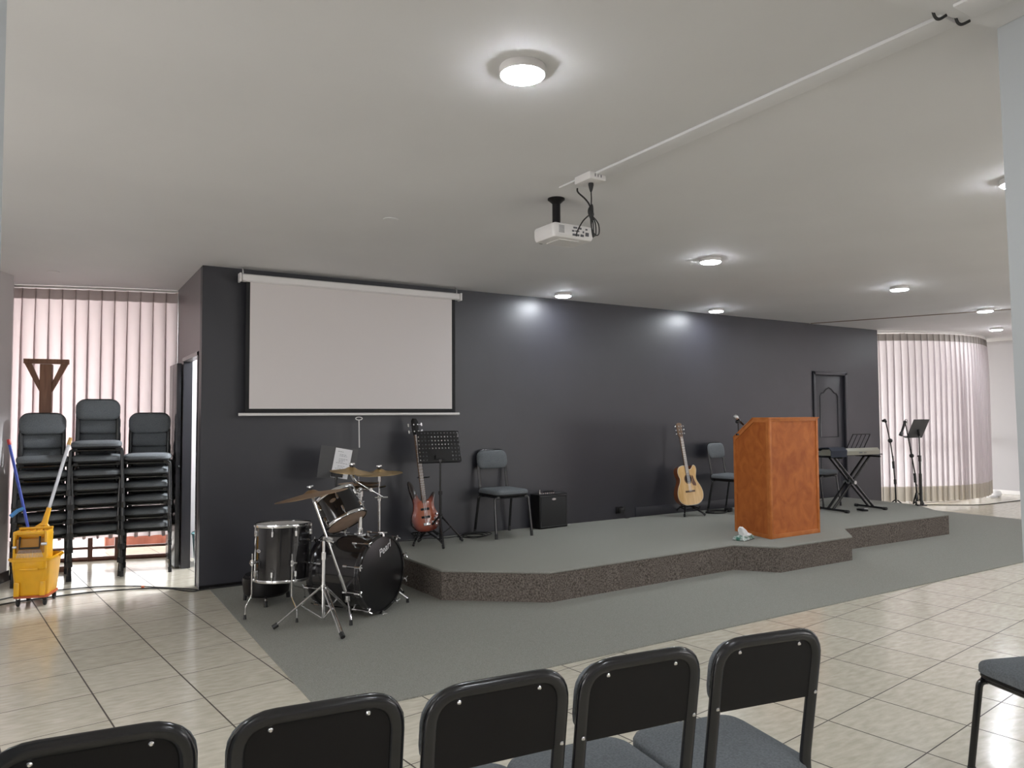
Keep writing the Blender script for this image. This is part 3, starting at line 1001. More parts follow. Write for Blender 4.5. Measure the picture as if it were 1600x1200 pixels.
for x, y in ((-0.115, -0.13), (0.115, -0.13), (0.115, 0.13), (-0.115, 0.13)):
    w = MB()
    w.lathe([(0.026, -0.011), (0.028, -0.006), (0.028, 0.006), (0.026, 0.011)], 14, frame((x, y + 0.012, 0.028), (1, 0, 0)))
    w.box(x - 0.016, x - 0.013, y - 0.005, y + 0.02, 0.02, 0.072)
    w.box(x + 0.013, x + 0.016, y - 0.005, y + 0.02, 0.02, 0.072)
    w.build('caster', M['rubber'], t)
wr = MB()
yf, yb_ = -0.20, -0.02
wr.box(-0.145, -0.125, yf, yb_, 0.30, 0.60)
wr.box(0.125, 0.145, yf, yb_, 0.30, 0.60)
wr.box(-0.125, 0.125, yf, yf + 0.012, 0.30, 0.43)
wr.box(-0.125, 0.125, yb_ - 0.012, yb_, 0.30, 0.60)
wr.box(-0.125, 0.125, yf, yf + 0.02, 0.575, 0.60)
wr.box(-0.125, 0.125, yf + 0.06, yf + 0.075, 0.545, 0.60)
wr.box(-0.145, 0.145, yb_ - 0.03, yb_ + 0.012, 0.60, 0.618)
for x in (-0.06, 0.0, 0.06):
    wr.box(x - 0.006, x + 0.006, yf, yb_, 0.58, 0.60)
wr_o = wr.build('wringer', M['yellow'], t, bevel=0.004)
w = MB()
w.tube([(-0.085, yf + 0.005, 0.56), (-0.085, yf - 0.01, 0.47), (0.085, yf - 0.01, 0.47), (0.085, yf + 0.005, 0.56)], 0.009, 8)
w.build('press_bar', M['rubber'], wr_o)
w = MB()
w.box(-0.12, 0.12, yf + 0.02, yf + 0.03, 0.42, 0.54)
w.build('press_plate', mat('press_plate_amber', (0.45, 0.20, 0.02), 0.4), wr_o)
w = MB()
for k in range(17):
    a = -0.112 + k * 0.014
    w.cyl((a, yf - 0.001, 0.395), (a * 0.8, yf + 0.004, 0.455), 0.0025, 5)
w.build('strainer_rib', M['steel'], wr_o)
w = MB()
w.cyl((0.10, yf - 0.004, 0.50), (0.145, yf - 0.004, 0.50), 0.012, 10)
w.cyl((-0.145, yf - 0.004, 0.48), (-0.11, yf - 0.004, 0.48), 0.010, 10)
w.build('hinge_pin', M['alu'], wr_o)
MB().cyl((0.19, 0.02, 0.37), (0.225, 0.03, 0.395), 0.012, 8).build('side_lug', M['yellow'], t)
MB().cyl((-0.19, -0.06, 0.37), (-0.225, -0.06, 0.365), 0.010, 8).build('side_lug', M['yellow'], t)

mp_ = thing('mop', 'aluminium-handled mop with yellow head clamp leaning in the yellow bucket', 'mop', (0, 0, 0))
a_, b_ = V(-0.035, 7.02, 0.70), V(0.10, 7.12, 1.235)
MB().tube([a_, b_], 0.0125, 12).build('handle', M['alu'], mp_)
dd = (b_ - a_).normalized()
MB().cyl(b_, b_ + dd * 0.06, 0.014, 12).build('handle_grip', mat('handle_tip_tan', (0.65, 0.40, 0.14), 0.4), mp_)
w = MB()
w.cyl(a_ - dd * 0.01, a_ + dd * 0.04, 0.018, 12)
w.cyl(a_ - dd * 0.10, a_, 0.024, 12, r2=0.019)
w.tube([a_ - dd * 0.08, a_ - dd * 0.12 + V(-0.05, 0, 0), a_ - dd * 0.16 + V(-0.09, 0, 0)], 0.016, 8)
w.tube([a_ - dd * 0.08, a_ - dd * 0.12 + V(0.04, 0, -0.01), a_ - dd * 0.16 + V(0.07, 0, -0.01)], 0.016, 8)
w.build('head_clamp', M['yellow'], mp_)
mp_ = thing('mop', 'thin blue-handled mop with red tip leaning left out of the bucket', 'mop', (0, 0, 0))
a_, b_ = V(-0.155, 7.13, 0.52), V(-0.31, 7.3, 1.24)
MB().tube([a_, b_], 0.011, 12).build('handle', M['blue'], mp_)
dd = (b_ - a_).normalized()
MB().cyl(b_, b_ + dd * 0.045, 0.013, 12).build('handle_tip', M['red'], mp_)
c_ = a_ + dd * 0.22
MB().tube([c_, c_ + V(-0.04, -0.01, -0.015), c_ + V(-0.085, -0.03, -0.055)], 0.016, 10).build('grip_clip', M['light_blue'], mp_)

# teal bin behind the doorway
t = thing('waste_bin', 'teal plastic bin just inside the doorway of the bright room', 'bin', (1.325, 7.93, 0))
MB().lathe([(0.12, 0), (0.125, 0.01), (0.15, 0.30), (0.158, 0.30), (0.158, 0.315), (0.145, 0.315), (0.115, 0.02), (0.001, 0.02)], 28).build('bin_body', M['teal'], t)
w = MB().tube([(0.155 * math.cos(a), 0.155 * math.sin(a) * 0.3 - 0.0, 0.31 + 0.03 * math.sin(a)) for a in [PI * k / 12 for k in range(13)]], 0.004, 6).build('bin_handle', M['black_metal'], t)

# ------------------------------------------------------------------ drum kit
def rot_to(o, z):
    o.rotation_mode = 'QUATERNION'
    o.rotation_quaternion = Vector((0, 0, 1)).rotation_difference(Vector(z))

def lug(mb, r, a, z0, z1):
    m = Matrix.Rotation(a, 4, 'Z')
    for z in (z0, z1):
        mb.pad(0.016, 0.045, 0.007, [(0.0, 0), (0.0, 0.010), (0.004, 0.016)], m @ Matrix.Translation((r, 0, z)) @ Matrix.Rotation(R(90), 4, 'Y') @ Matrix.Rotation(R(90), 4, 'Z'))

# bass drum
bn = Vector((0.53, -0.848, 0.0)).normalized()
t = thing('bass_drum', 'big black bass drum lying on its side, front head facing the stage', 'drum', (2.06, 5.19, 0.008))
Rb = 0.282
side = Vector((0, 0, 1)).cross(bn).normalized()
B = Matrix((side, Vector((0, 0, 1)), bn)).transposed().to_4x4()
B.translation = Vector((0, 0, Rb + 0.012))      # local z forward, y up, x = side
DB = 0.44
def reg(p):
    return B @ Vector(p)
MB().lathe([(Rb - 0.012, -DB), (Rb - 0.012, 0.0)], 56, B).build('shell', M['drum_black'], t)
for z in (-DB, -0.004):
    hp = MB()
    hp.lathe([(Rb - 0.016, z - 0.018), (Rb + 0.002, z - 0.018), (Rb + 0.004, z - 0.012), (Rb + 0.004, z + 0.014), (Rb - 0.002, z + 0.022), (Rb - 0.018, z + 0.022)], 56, B, cap=False)
    hp.build('hoop', M['drum_black'], t)
for z in (-DB + 0.022, -0.026):
    MB().lathe([(Rb - 0.012, z - 0.003), (Rb - 0.006, z - 0.003), (Rb - 0.006, z + 0.003), (Rb - 0.012, z + 0.003)], 56, B, cap=False).build('hoop_inlay', M['chrome'], t)
hd = MB()
hd.lathe([(Rb - 0.004, 0.010), (Rb - 0.016, 0.014), (0.001, 0.014)], 56, B)
hd = hd.build('front_head', M['drum_head_black'], t)
hb = MB()
hb.lathe([(Rb - 0.004, -DB - 0.012), (Rb - 0.016, -DB - 0.014), (0.001, -DB - 0.014)], 56, B)
hb.build('batter_head', M['drum_head_white'], t)
# lettering on the head
fc = bpy.data.curves.new('logo_text', 'FONT')
fc.body = 'Pearl'
fc.size = 0.075
fc.shear = 0.35
fc.extrude = 0.0006
fc.align_x = 'CENTER'
fc.align_y = 'CENTER'
fo = bpy.data.objects.new('logo_text', fc)
COL.objects.link(fo)
dg = bpy.context.evaluated_depsgraph_get()
dg.update()
lm = bpy.data.meshes.new_from_object(fo.evaluated_get(dg))
bpy.data.objects.remove(fo)
lm.materials.clear()
lm.materials.append(M['white_print'])
Lg = bpy.data.objects.new('logo', lm)
COL.objects.link(Lg)
Lg.parent = hd
# head-plane axes as seen from the front: right = z_world x normal
rt = Vector((0, 0, 1)).cross(bn).normalized()
ml = Matrix((rt, Vector((0, 0, 1)), bn)).transposed().to_4x4()
ml.translation = reg((-0.05, 0.175, 0.0155))
ml.translation = Vector((0, 0, Rb + 0.012)) + rt * 0.03 + Vector((0, 0, 0.172)) + bn * 0.0155
Lg.matrix_local = ml @ Matrix.Rotation(R(25), 4, 'Z')
# tension claws
for k in range(10):
    a = 2 * PI * (k + 0.5) / 10
    c_, s_ = math.cos(a), math.sin(a)
    for z0, z1, sg in ((-0.004, -0.12, 1), (-DB, -DB + 0.12, -1)):
        w = MB()
        w.tube([reg(((Rb + 0.010) * c_, (Rb + 0.010) * s_, z0 + 0.026 * sg)), reg(((Rb + 0.010) * c_, (Rb + 0.010) * s_, z1))], 0.004, 6)
        w.cyl(reg(((Rb + 0.010) * c_, (Rb + 0.010) * s_, z1 + 0.035 * sg)), reg(((Rb + 0.010) * c_, (Rb + 0.010) * s_, z1)), 0.009, 8)
        w.cyl(reg(((Rb - 0.012) * c_, (Rb - 0.012) * s_, z1 + 0.01 * sg)), reg(((Rb + 0.012) * c_, (Rb + 0.012) * s_, z1 + 0.01 * sg)), 0.008, 8)
        # claw
        w.tube([reg(((Rb - 0.012) * c_, (Rb - 0.012) * s_, z0 + 0.030 * sg)), reg(((Rb + 0.014) * c_, (Rb + 0.014) * s_, z0 + 0.030 * sg)), reg(((Rb + 0.014) * c_, (Rb + 0.014) * s_, z0 - 0.012 * sg))], 0.008, 6)
        # wing
        tg = Vector((-s_, c_, 0))
        p0 = Vector(((Rb + 0.014) * c_, (Rb + 0.014) * s_, z0 + 0.034 * sg))
        w.tube([reg(p0 - tg * 0.022 + Vector((0, 0, 0.012 * sg))), reg(p0), reg(p0 + tg * 0.022 + Vector((0, 0, 0.012 * sg)))], 0.005, 6)
        w.build('tension_claw', M['chrome'], t)
# spurs
for sg in (-1, 1):
    w = MB()
    base = reg((sg * 0.245, -0.145, -0.10))
    foot = reg((sg * 0.345, -Rb - 0.008, 0.005))
    w.tube([base, foot + Vector((0, 0, 0.03))], 0.009, 10)
    w.cyl(base - Vector((0, 0, 0.02)), base + Vector((0, 0, 0.025)), 0.022, 12)
    sp_ = w.build('spur', M['chrome'], t)
    w = MB().cyl(foot + Vector((0, 0, 0.0)), foot + Vector((0, 0, 0.032)), 0.013, 10, r2=0.011)
    w.build('rubber_tip', M['rubber'], sp_)
# tom post
pbase = reg((0.0, Rb - 0.014, -0.185))
w = MB()
w.box(-0.035, 0.035, -0.035, 0.035, 0, 0.012, Matrix.Translation(pbase))
w.cyl(pbase, pbase + Vector((0, 0, 0.05)), 0.020, 14)
w.cyl(pbase, pbase + Vector((0, 0, 0.30)), 0.0135, 14)
w.cyl(pbase + Vector((0, 0, 0.285)), pbase + Vector((0, 0, 0.325)), 0.021, 14)
w.sphere(pbase + Vector((0, 0, 0.335)), 0.019)
w.build('tom_post', M['chrome'], t)
post_top = Vector((2.06, 5.19, 0.008)) + pbase + Vector((0, 0, 0.32))
print('POSTTOP', post_top)
# bass pedal behind the drum
t = thing('bass_pedal', 'chrome and black bass drum pedal at the rear foot of the bass drum', 'drum pedal', (1.80, 5.70, 0.008), math.atan2(-bn.x, bn.y) + PI)
MB().box(-0.045, 0.045, -0.30, 0.0, 0.0, 0.008).build('base_plate', M['black_metal'], t)
MB().box(-0.035, 0.035, -0.27, -0.02, 0.018, 0.028, Matrix.Rotation(R(8), 4, 'X')).build('footboard', M['chrome'], t, bevel=0.003)
w = MB()
w.cyl((-0.05, -0.02, 0.0), (-0.05, -0.02, 0.17), 0.007, 8)
w.cyl((0.05, -0.02, 0.0), (0.05, -0.02, 0.17), 0.007, 8)
w.cyl((-0.055, -0.02, 0.16), (0.055, -0.02, 0.16), 0.007, 8)
w.build('pedal_frame', M['chrome'], t)

# tom drum
def tom_like(name, label, R_, D_, loc, axis, bot_mat, top_mat, nl=6, phase=0.0, badge=None):
    t = thing(name, label, 'drum', loc)
    t.rotation_mode = 'QUATERNION'
    t.rotation_quaternion = Vector((0, 0, 1)).rotation_difference(Vector(axis).normalized())
    MB().lathe([(R_ - 0.006, 0.0), (R_, 0.0), (R_, D_), (R_ - 0.006, D_)], 48).build('shell', M['drum_black'], t)
    MB().lathe([(R_ - 0.002, 0.014), (R_ + 0.006, 0.012), (R_ + 0.009, 0.002), (R_ + 0.006, -0.008), (R_ - 0.004, -0.010)], 48, cap=False).build('bottom_hoop', M['chrome'], t)
    MB().lathe([(R_ - 0.002, D_ - 0.014), (R_ + 0.006, D_ - 0.012), (R_ + 0.009, D_ - 0.002), (R_ + 0.006, D_ + 0.010), (R_ - 0.004, D_ + 0.012)], 48, cap=False).build('top_hoop', M['chrome'], t)
    MB().lathe([(R_ - 0.003, -0.003), (0.001, -0.0035)], 48).build('resonant_head', bot_mat, t)
    MB().lathe([(R_ - 0.003, D_ + 0.003), (0.001, D_ + 0.0035)], 48).build('batter_head', top_mat, t)
    for k in range(nl):
        a = phase + 2 * PI * k / nl
        m = Matrix.Rotation(a, 4, 'Z')
        for zc, sg in ((0.055, -1), (D_ - 0.055, 1)):
            w = MB()
            w.pad(0.018, 0.046, 0.008, [(0.0, 0), (0.0, 0.010), (0.004, 0.016)], m @ Matrix.Translation((R_ - 0.001, 0, zc)) @ Matrix.Rotation(R(90), 4, 'Y') @ Matrix.Rotation(R(90), 4, 'Z'))
            p0 = m @ Vector((R_ + 0.010, 0, zc))
            p1 = m @ Vector((R_ + 0.010, 0, zc + sg * 0.055))
            w.cyl(p0, p1, 0.003, 6)
            w.box(R_ - 0.002, R_ + 0.014, -0.007, 0.007, 0.0, 0.016, m @ Matrix.Translation((0, 0, zc + sg * 0.05 - 0.008)))
            w.build('lug', M['chrome'], t)
    if badge is not None:
        m = Matrix.Rotation(badge, 4, 'Z') @ Matrix.Translation((R_ - 0.0005, 0, D_ * 0.55)) @ Matrix.Rotation(R(90), 4, 'Y')
        w = MB()
        w.rings([[(0.014 * math.cos(u), 0.026 * math.sin(u), 0) for u in [2 * PI * j / 20 for j in range(20)]], [(0.014 * math.cos(u), 0.026 * math.sin(u), 0.003) for u in [2 * PI * j / 20 for j in range(20)]]], m)
        w.build('badge', M['chrome'], t)
        w = MB()
        w.tube(catmull([(0.004, -0.016, 0.0035), (-0.006, -0.010, 0.0035), (0.002, -0.002, 0.0035), (-0.004, 0.006, 0.0035), (0.003, 0.014, 0.0035)], 5, False), 0.0014, 5, m=m)
        w.build('badge_script', M['ink'], t)
    return t
u_ax = (Vector((0, 0, 1)) * math.cos(R(36)) + Vector((-0.45, 0.85, 0)).normalized() * math.sin(R(36)))
tomc = Vector((1.815, 5.36, 0.770))
tom_c = tomc - u_ax * 0.105
tom = tom_like('tom_drum', 'small black tom drum tilted on the bass drum post', 0.155, 0.21, tom_c, u_ax, M['drum_head_amber'], M['drum_head_white'], 6, R(15), badge=None)
# badge facing the camera: compute the local azimuth that looks to the camera
def az_to_cam(o_loc, axis, extra=0.0):
    qd = Vector((0, 0, 1)).rotation_difference(Vector(axis).normalized())
    v = Vector((0, 0, 1.45)) - Vector(o_loc)
    v = qd.inverted() @ v
    return math.atan2(v.y, v.x) + extra
def badge(t, R_, D_, a, hz=0.6):
    m = Matrix.Rotation(a, 4, 'Z') @ Matrix.Translation((R_ - 0.0005, 0, D_ * hz)) @ Matrix.Rotation(R(90), 4, 'Y')
    w = MB()
    w.rings([[(0.013 * math.cos(u), 0.025 * math.sin(u), 0) for u in [2 * PI * j / 20 for j in range(20)]], [(0.013 * math.cos(u), 0.025 * math.sin(u), 0.003) for u in [2 * PI * j / 20 for j in range(20)]]], m)
    bo = w.build('badge', M['chrome'], t)
    w = MB()
    w.tube(catmull([(0.004, -0.016, 0.0035), (-0.006, -0.010, 0.0035), (0.002, -0.002, 0.0035), (-0.004, 0.006, 0.0035), (0.003, 0.014, 0.0035)], 5, False), 0.0014, 5, m=m)
    w.build('badge_script', M['ink'], bo)
badge(tom, 0.155, 0.21, az_to_cam(tom_c, u_ax, R(-8)), 0.68)
# tom holder arm
t = thing('tom_holder', 'chrome clamp arm joining the tilted tom to its post', 'drum hardware', tuple(post_top))
w = MB()
pp = tomc + Vector((0.125, -0.055, 0.045)) - post_top
w.tube([(0, 0, 0.0), Vector((-0.03, 0.0, 0.012)), pp], 0.009, 10)
w.cyl(Vector((-0.02, -0.03, 0.0)), Vector((-0.02, 0.03, 0.0)), 0.016, 12)
w.cyl(pp + Vector((0, -0.03, 0.0)), pp + Vector((0, 0.03, 0.01)), 0.015, 12)
w.cyl(pp + Vector((0.02, -0.02, -0.02)), pp + Vector((-0.02, 0.02, 0.02)), 0.012, 12)
w.build('clamp_arm', M['chrome'], t)
w = MB()
w.tube([pp + Vector((0.02, -0.045, 0.012)), pp + Vector((0, -0.03, 0)), pp + Vector((-0.02, -0.045, 0.012))], 0.006, 8)
w.tube([Vector((0.0, -0.05, 0.02)), Vector((-0.02, -0.032, 0)), Vector((-0.04, -0.05, 0.02))], 0.006, 8)
w.build('wing_nut', M['chrome'], t)

# floor tom
fl = tom_like('floor_tom', 'deep black floor tom on three bent chrome legs, left of the kit', 0.203, 0.395, (1.455, 5.60, 0.265), (0.02, 0.04, 1), M['drum_head_amber'], M['drum_head_white'], 8, R(10))
a_c = az_to_cam((1.455, 5.60, 0.265), (0, 0, 1))
badge(fl, 0.203, 0.395, a_c - R(55), 0.55)
for (fx, fy) in ((1.182, 5.55), (1.465, 5.24), (1.735, 5.985)):
    d_ = Vector((fx - 1.455, fy - 5.60, 0))
    d_.normalize()
    n_ = Vector((fx - 1.455, fy - 5.60, 0)).length
    w = MB()
    w.tube(fillet([d_ * 0.232 + V(0, 0, 0.20), d_ * 0.232 + V(0, 0, -0.06), d_ * 0.232 + V(0, 0, -0.10), d_ * (n_ - 0.005) + V(0, 0, -0.165), d_ * n_ + V(0, 0, -0.235)], 0.02), 0.0055, 8)
    lg = w.build('leg', M['chrome'], fl)
    w = MB()
    w.cyl(d_ * 0.203 + V(0, 0, 0.135), d_ * 0.248 + V(0, 0, 0.135), 0.012, 10)
    w.cyl(d_ * 0.232 + V(0, 0, 0.115), d_ * 0.232 + V(0, 0, 0.155), 0.014, 10)
    sd = Vector((-d_.y, d_.x, 0))
    w.tube([d_ * 0.235 + V(0, 0, 0.135), d_ * 0.25 + sd * 0.03 + V(0, 0, 0.135)], 0.006, 6)
    w.build('leg_bracket', M['chrome'], fl)
    w = MB().cyl(d_ * n_ + V(0, 0, -0.255), d_ * n_ + V(0, 0, -0.225), 0.011, 10, r2=0.008)
    w.build('rubber_foot', M['rubber'], lg)

# drum stool behind the floor tom
t = thing('drum_stool', 'low black drum stool half hidden behind the floor tom', 'stool', (1.44, 6.02, 0.008))
MB().lathe([(0.10, 0.055), (0.15, 0.06), (0.17, 0.08), (0.18, 0.16), (0.178, 0.20), (0.16, 0.22), (0.001, 0.225)], 32).build('seat', M['black_plastic'], t)
MB().cyl((0, 0, 0.04), (0, 0, 0.12), 0.015, 10).build('stem', M['chrome'], t)
for a in (255, 15, 135):
    c_, s_ = math.cos(R(a)), math.sin(R(a))
    lg = MB().tube([(0, 0, 0.09), (0.17 * c_, 0.17 * s_, 0.05), (0.19 * c_, 0.19 * s_, 0.02)], 0.009, 8).build('leg', M['chrome'], t)
    MB().cyl((0.19 * c_, 0.19 * s_, 0.0), (0.185 * c_, 0.185 * s_, 0.045), 0.015, 10).build('rubber_foot', M['rubber'], lg)

# tripod helper
def tripod(t, c, feet, collar_z, hub_z, rt_, mat_, rub, double=False, fr=0.012):
    """feet given in world xy relative to root"""
    for fx, fy in feet:
        c_ = Vector((c[0], c[1], 0))
        f_ = Vector((fx, fy, 0))
        d_ = (f_ - c_).normalized()
        L_ = (f_ - c_).length
        w = MB()
        if double:
            sd = Vector((-d_.y, d_.x, 0)) * 0.010
            for sg in (-1, 1):
                w.tube([c_ + d_ * 0.02 + sd * sg + V(0, 0, collar_z), f_ * 1.0 - d_ * 0.02 + sd * sg + V(0, 0, 0.035), f_ + V(0, 0, 0.025)], rt_ * 0.55, 7)
        else:
            w.tube([c_ + d_ * 0.02 + V(0, 0, collar_z), f_ + V(0, 0, 0.025)], rt_, 8)
        mid = (c_ + d_ * 0.02 + V(0, 0, collar_z)).lerp(f_ + V(0, 0, 0.025), 0.45)
        w.tube([c_ + d_ * 0.015 + V(0, 0, hub_z), mid], rt_ * 0.6, 7)
        lg = w.build('leg', mat_, t)
        w = MB().tube([f_ - d_ * 0.025 + V(0, 0, 0.036), f_ + d_ * 0.005 + V(0, 0, fr)], fr, 8)
        w.build('rubber_foot', rub, lg)

def cymbal(name, label, c, r, axis, m, group='cymbals of the drum kit'):
    t = thing(name, label, 'cymbal', c, 0, group)
    t.rotation_mode = 'QUATERNION'
    t.rotation_quaternion = Vector((0, 0, 1)).rotation_difference(Vector(axis).normalized())
    prof = [(0.006, 0.030), (0.018, 0.0295), (0.035, 0.022), (0.05, 0.012), (0.062, 0.009)]
    prof += [(r * k, 0.009 - 0.020 * (k * r - 0.062) / (r - 0.062)) for k in (0.55, 0.7, 0.85, 1.0)]
    w = MB()
    up_ = [(a, b) for a, b in prof]
    dn = [(a, b - 0.0018) for a, b in prof][::-1]
    w.lathe(up_ + dn, 56, cap=False)
    w.build('cymbal_plate', m, t)
    w = MB()
    w.lathe([(0.016, 0.030), (0.016, 0.042), (0.003, 0.044)], 12)
    w.build('felt_washer', M['rubber'], t)
    w = MB()
    w.lathe([(0.008, 0.042), (0.011, 0.046), (0.010, 0.056), (0.003, 0.062)], 12)
    w.box(-0.022, 0.022, -0.004, 0.004, 0.050, 0.060)
    w.build('wing_nut', M['chrome'], t)
    return t

# boom cymbal stand in front
c0 = Vector((1.60, 5.08, 0.008))
t = thing('cymbal_stand', 'chrome boom cymbal stand on tripod legs in front of the drum kit', 'cymbal stand', tuple(c0))
tripod(t, (0, 0), [(1.291 - c0.x, 5.185 - c0.y), (1.615 - c0.x, 4.72 - c0.y), (1.875 - c0.x, 5.30 - c0.y)], 0.27, 0.06, 0.0105, M['chrome'], M['rubber'], double=True, fr=0.017)
w = MB()
w.cyl((0, 0, 0.05), (0, 0, 0.30), 0.0135, 12)
w.cyl((0, 0, 0.25), (0, 0, 0.29), 0.019, 12)
w.cyl((0, 0, 0.25), (0, 0, 0.50), 0.0125, 12)
w.cyl((0, 0, 0.46), (0, 0, 0.51), 0.018, 12)
w.cyl((0, 0, 0.50), (0, 0, 0.60), 0.011, 12)
w.build('tube', M['chrome'], t)
bl = Vector((1.752, 5.06, 0.235)) - c0
bt = Vector((1.535, 5.09, 0.866)) - c0
k_ = (0.598 - bl.z) / (bt.z - bl.z)
bm_ = bl.lerp(bt, k_)
w = MB()
w.tube([bl, bt], 0.0085, 10)
w.cyl(bl, bl + (bt - bl).normalized() * 0.13, 0.0135, 10)
bo = w.build('boom', M['chrome'], t)
w = MB()
w.cyl(bm_ + V(0, -0.035, 0), bm_ + V(0, 0.03, 0), 0.020, 12)
w.cyl(bm_ + V(-0.035, 0, 0.005), bm_ + V(0.035, 0, -0.005), 0.016, 12)
w.tube([bm_ + V(0.03, -0.05, -0.02), bm_ + V(0.0, -0.03, 0), bm_ + V(-0.03, -0.05, 0.02)], 0.007, 8)
w.tube([bt, bt + V(-0.012, 0.01, 0.04)], 0.012, 10)
w.tube([bt + V(0.0, 0.0, 0.03), bt + V(0.035, 0.0, 0.045), bt + V(0.06, 0.0, 0.05)], 0.008, 8)
w.tube([bt + V(-0.012, 0.01, 0.03), bt + V(-0.016, 0.03, 0.09)], 0.0045, 8)
w.build('boom_clamp', M['chrome'], t)
cymbal('cymbal', 'largest bronze cymbal tilted over the floor tom, on the front boom stand', (1.522, 5.115, 0.918), 0.25, (-0.155, 0.10, 0.98), M['brass_dark'])

# second stand with two cymbals behind the bass drum
c1 = Vector((2.33, 5.90, 0.008))
t = thing('cymbal_stand', 'straight chrome cymbal stand rising behind the bass drum', 'cymbal stand', tuple(c1))
tripod(t, (0, 0), [(-0.20, -0.12), (0.10, -0.26), (0.02, 0.22)], 0.24, 0.05, 0.009, M['chrome'], M['rubber'], fr=0.014)
w = MB()
w.cyl((0, 0, 0.05), (0, 0, 0.78), 0.0105, 12)
w.cyl((0, 0, 0.74), (0, 0, 0.79), 0.016, 12)
w.cyl((0, 0, 0.76), (0, 0, 0.93), 0.008, 12)
w.cyl((0, 0, 0.90), (0, 0, 0.96), 0.014, 12)
w.cyl((0, 0, 0.95), (0, 0, 1.02), 0.0045, 8)
w.tube([(0.0, -0.01, 0.85), (0.045, -0.03, 0.86)], 0.008, 8)
w.tube([(-0.05, -0.02, 0.77), (0.07, -0.01, 0.765)], 0.007, 8)
w.build('tube', M['chrome'], t)
cymbal('cymbal', 'bronze cymbal on the straight stand, rightmost of the kit', (2.33, 5.90, 0.985), 0.195, (-0.05, -0.02, 1), M['brass'])
# boom off the tom post carrying the small left cymbal
t = thing('boom_arm', 'thin chrome boom arm crossing above the tom post', 'drum hardware', (0, 0, 0))
e0, e1 = V(2.21, 5.52, 0.82), V(2.005, 5.62, 0.955)
w = MB()
w.tube([e0, e1], 0.0065, 8)
w.build('arm', M['chrome'], t)
w = MB()
w.tube([e1 + V(0.02, 0, -0.02), e1 + V(-0.01, 0.0, 0.03), e1 + V(-0.025, 0.01, 0.075)], 0.015, 10)
w.cyl(e1 + V(-0.025, 0.01, 0.07), e1 + V(-0.03, 0.01, 0.13), 0.005, 8)
w.cyl(e0.lerp(e1, 0.45) + V(0, -0.03, 0), e0.lerp(e1, 0.45) + V(0, 0.03, 0), 0.014, 10)
w.tube([e0.lerp(e1, 0.45), V(post_top.x, post_top.y + 0.02, post_top.z + 0.01)], 0.008, 8)
w.build('arm_clamp', M['chrome'], t)
cymbal('cymbal', 'thin bronze cymbal in front of the music sheet, left of the tom post', (1.99, 5.63, 1.03), 0.165, (0.06, -0.06, 1), M['brass'])
# hi-hat seen low behind the tom
c2 = Vector((2.18, 5.98, 0.008))
t = thing('hi_hat_stand', 'chrome hi-hat stand with its pair of brown cymbals behind the tom', 'hi-hat', tuple(c2))
tripod(t, (0, 0), [(-0.22, 0.02), (0.10, -0.2), (0.08, 0.2)], 0.22, 0.05, 0.008, M['chrome'], M['rubber'], fr=0.013)
w = MB()
w.cyl((0, 0, 0.05), (0, 0, 0.80), 0.009, 12)
w.cyl((0, 0, 0.80), (0, 0, 0.99), 0.0035, 8)
w.build('tube', M['chrome'], t)
for z_, sg in ((0.885, 1), (0.86, -1)):
    w = MB()
    pr_ = [(0.006, 0.02 * sg), (0.03, 0.016 * sg), (0.045, 0.008 * sg), (0.17, 0.0)]
    w.lathe([(a, b + z_) for a, b in pr_] + [(a, b + z_ - 0.0015) for a, b in pr_[::-1]], 44, cap=False)
    w.build('hi_hat_cymbal', M['brass_dark'], t)

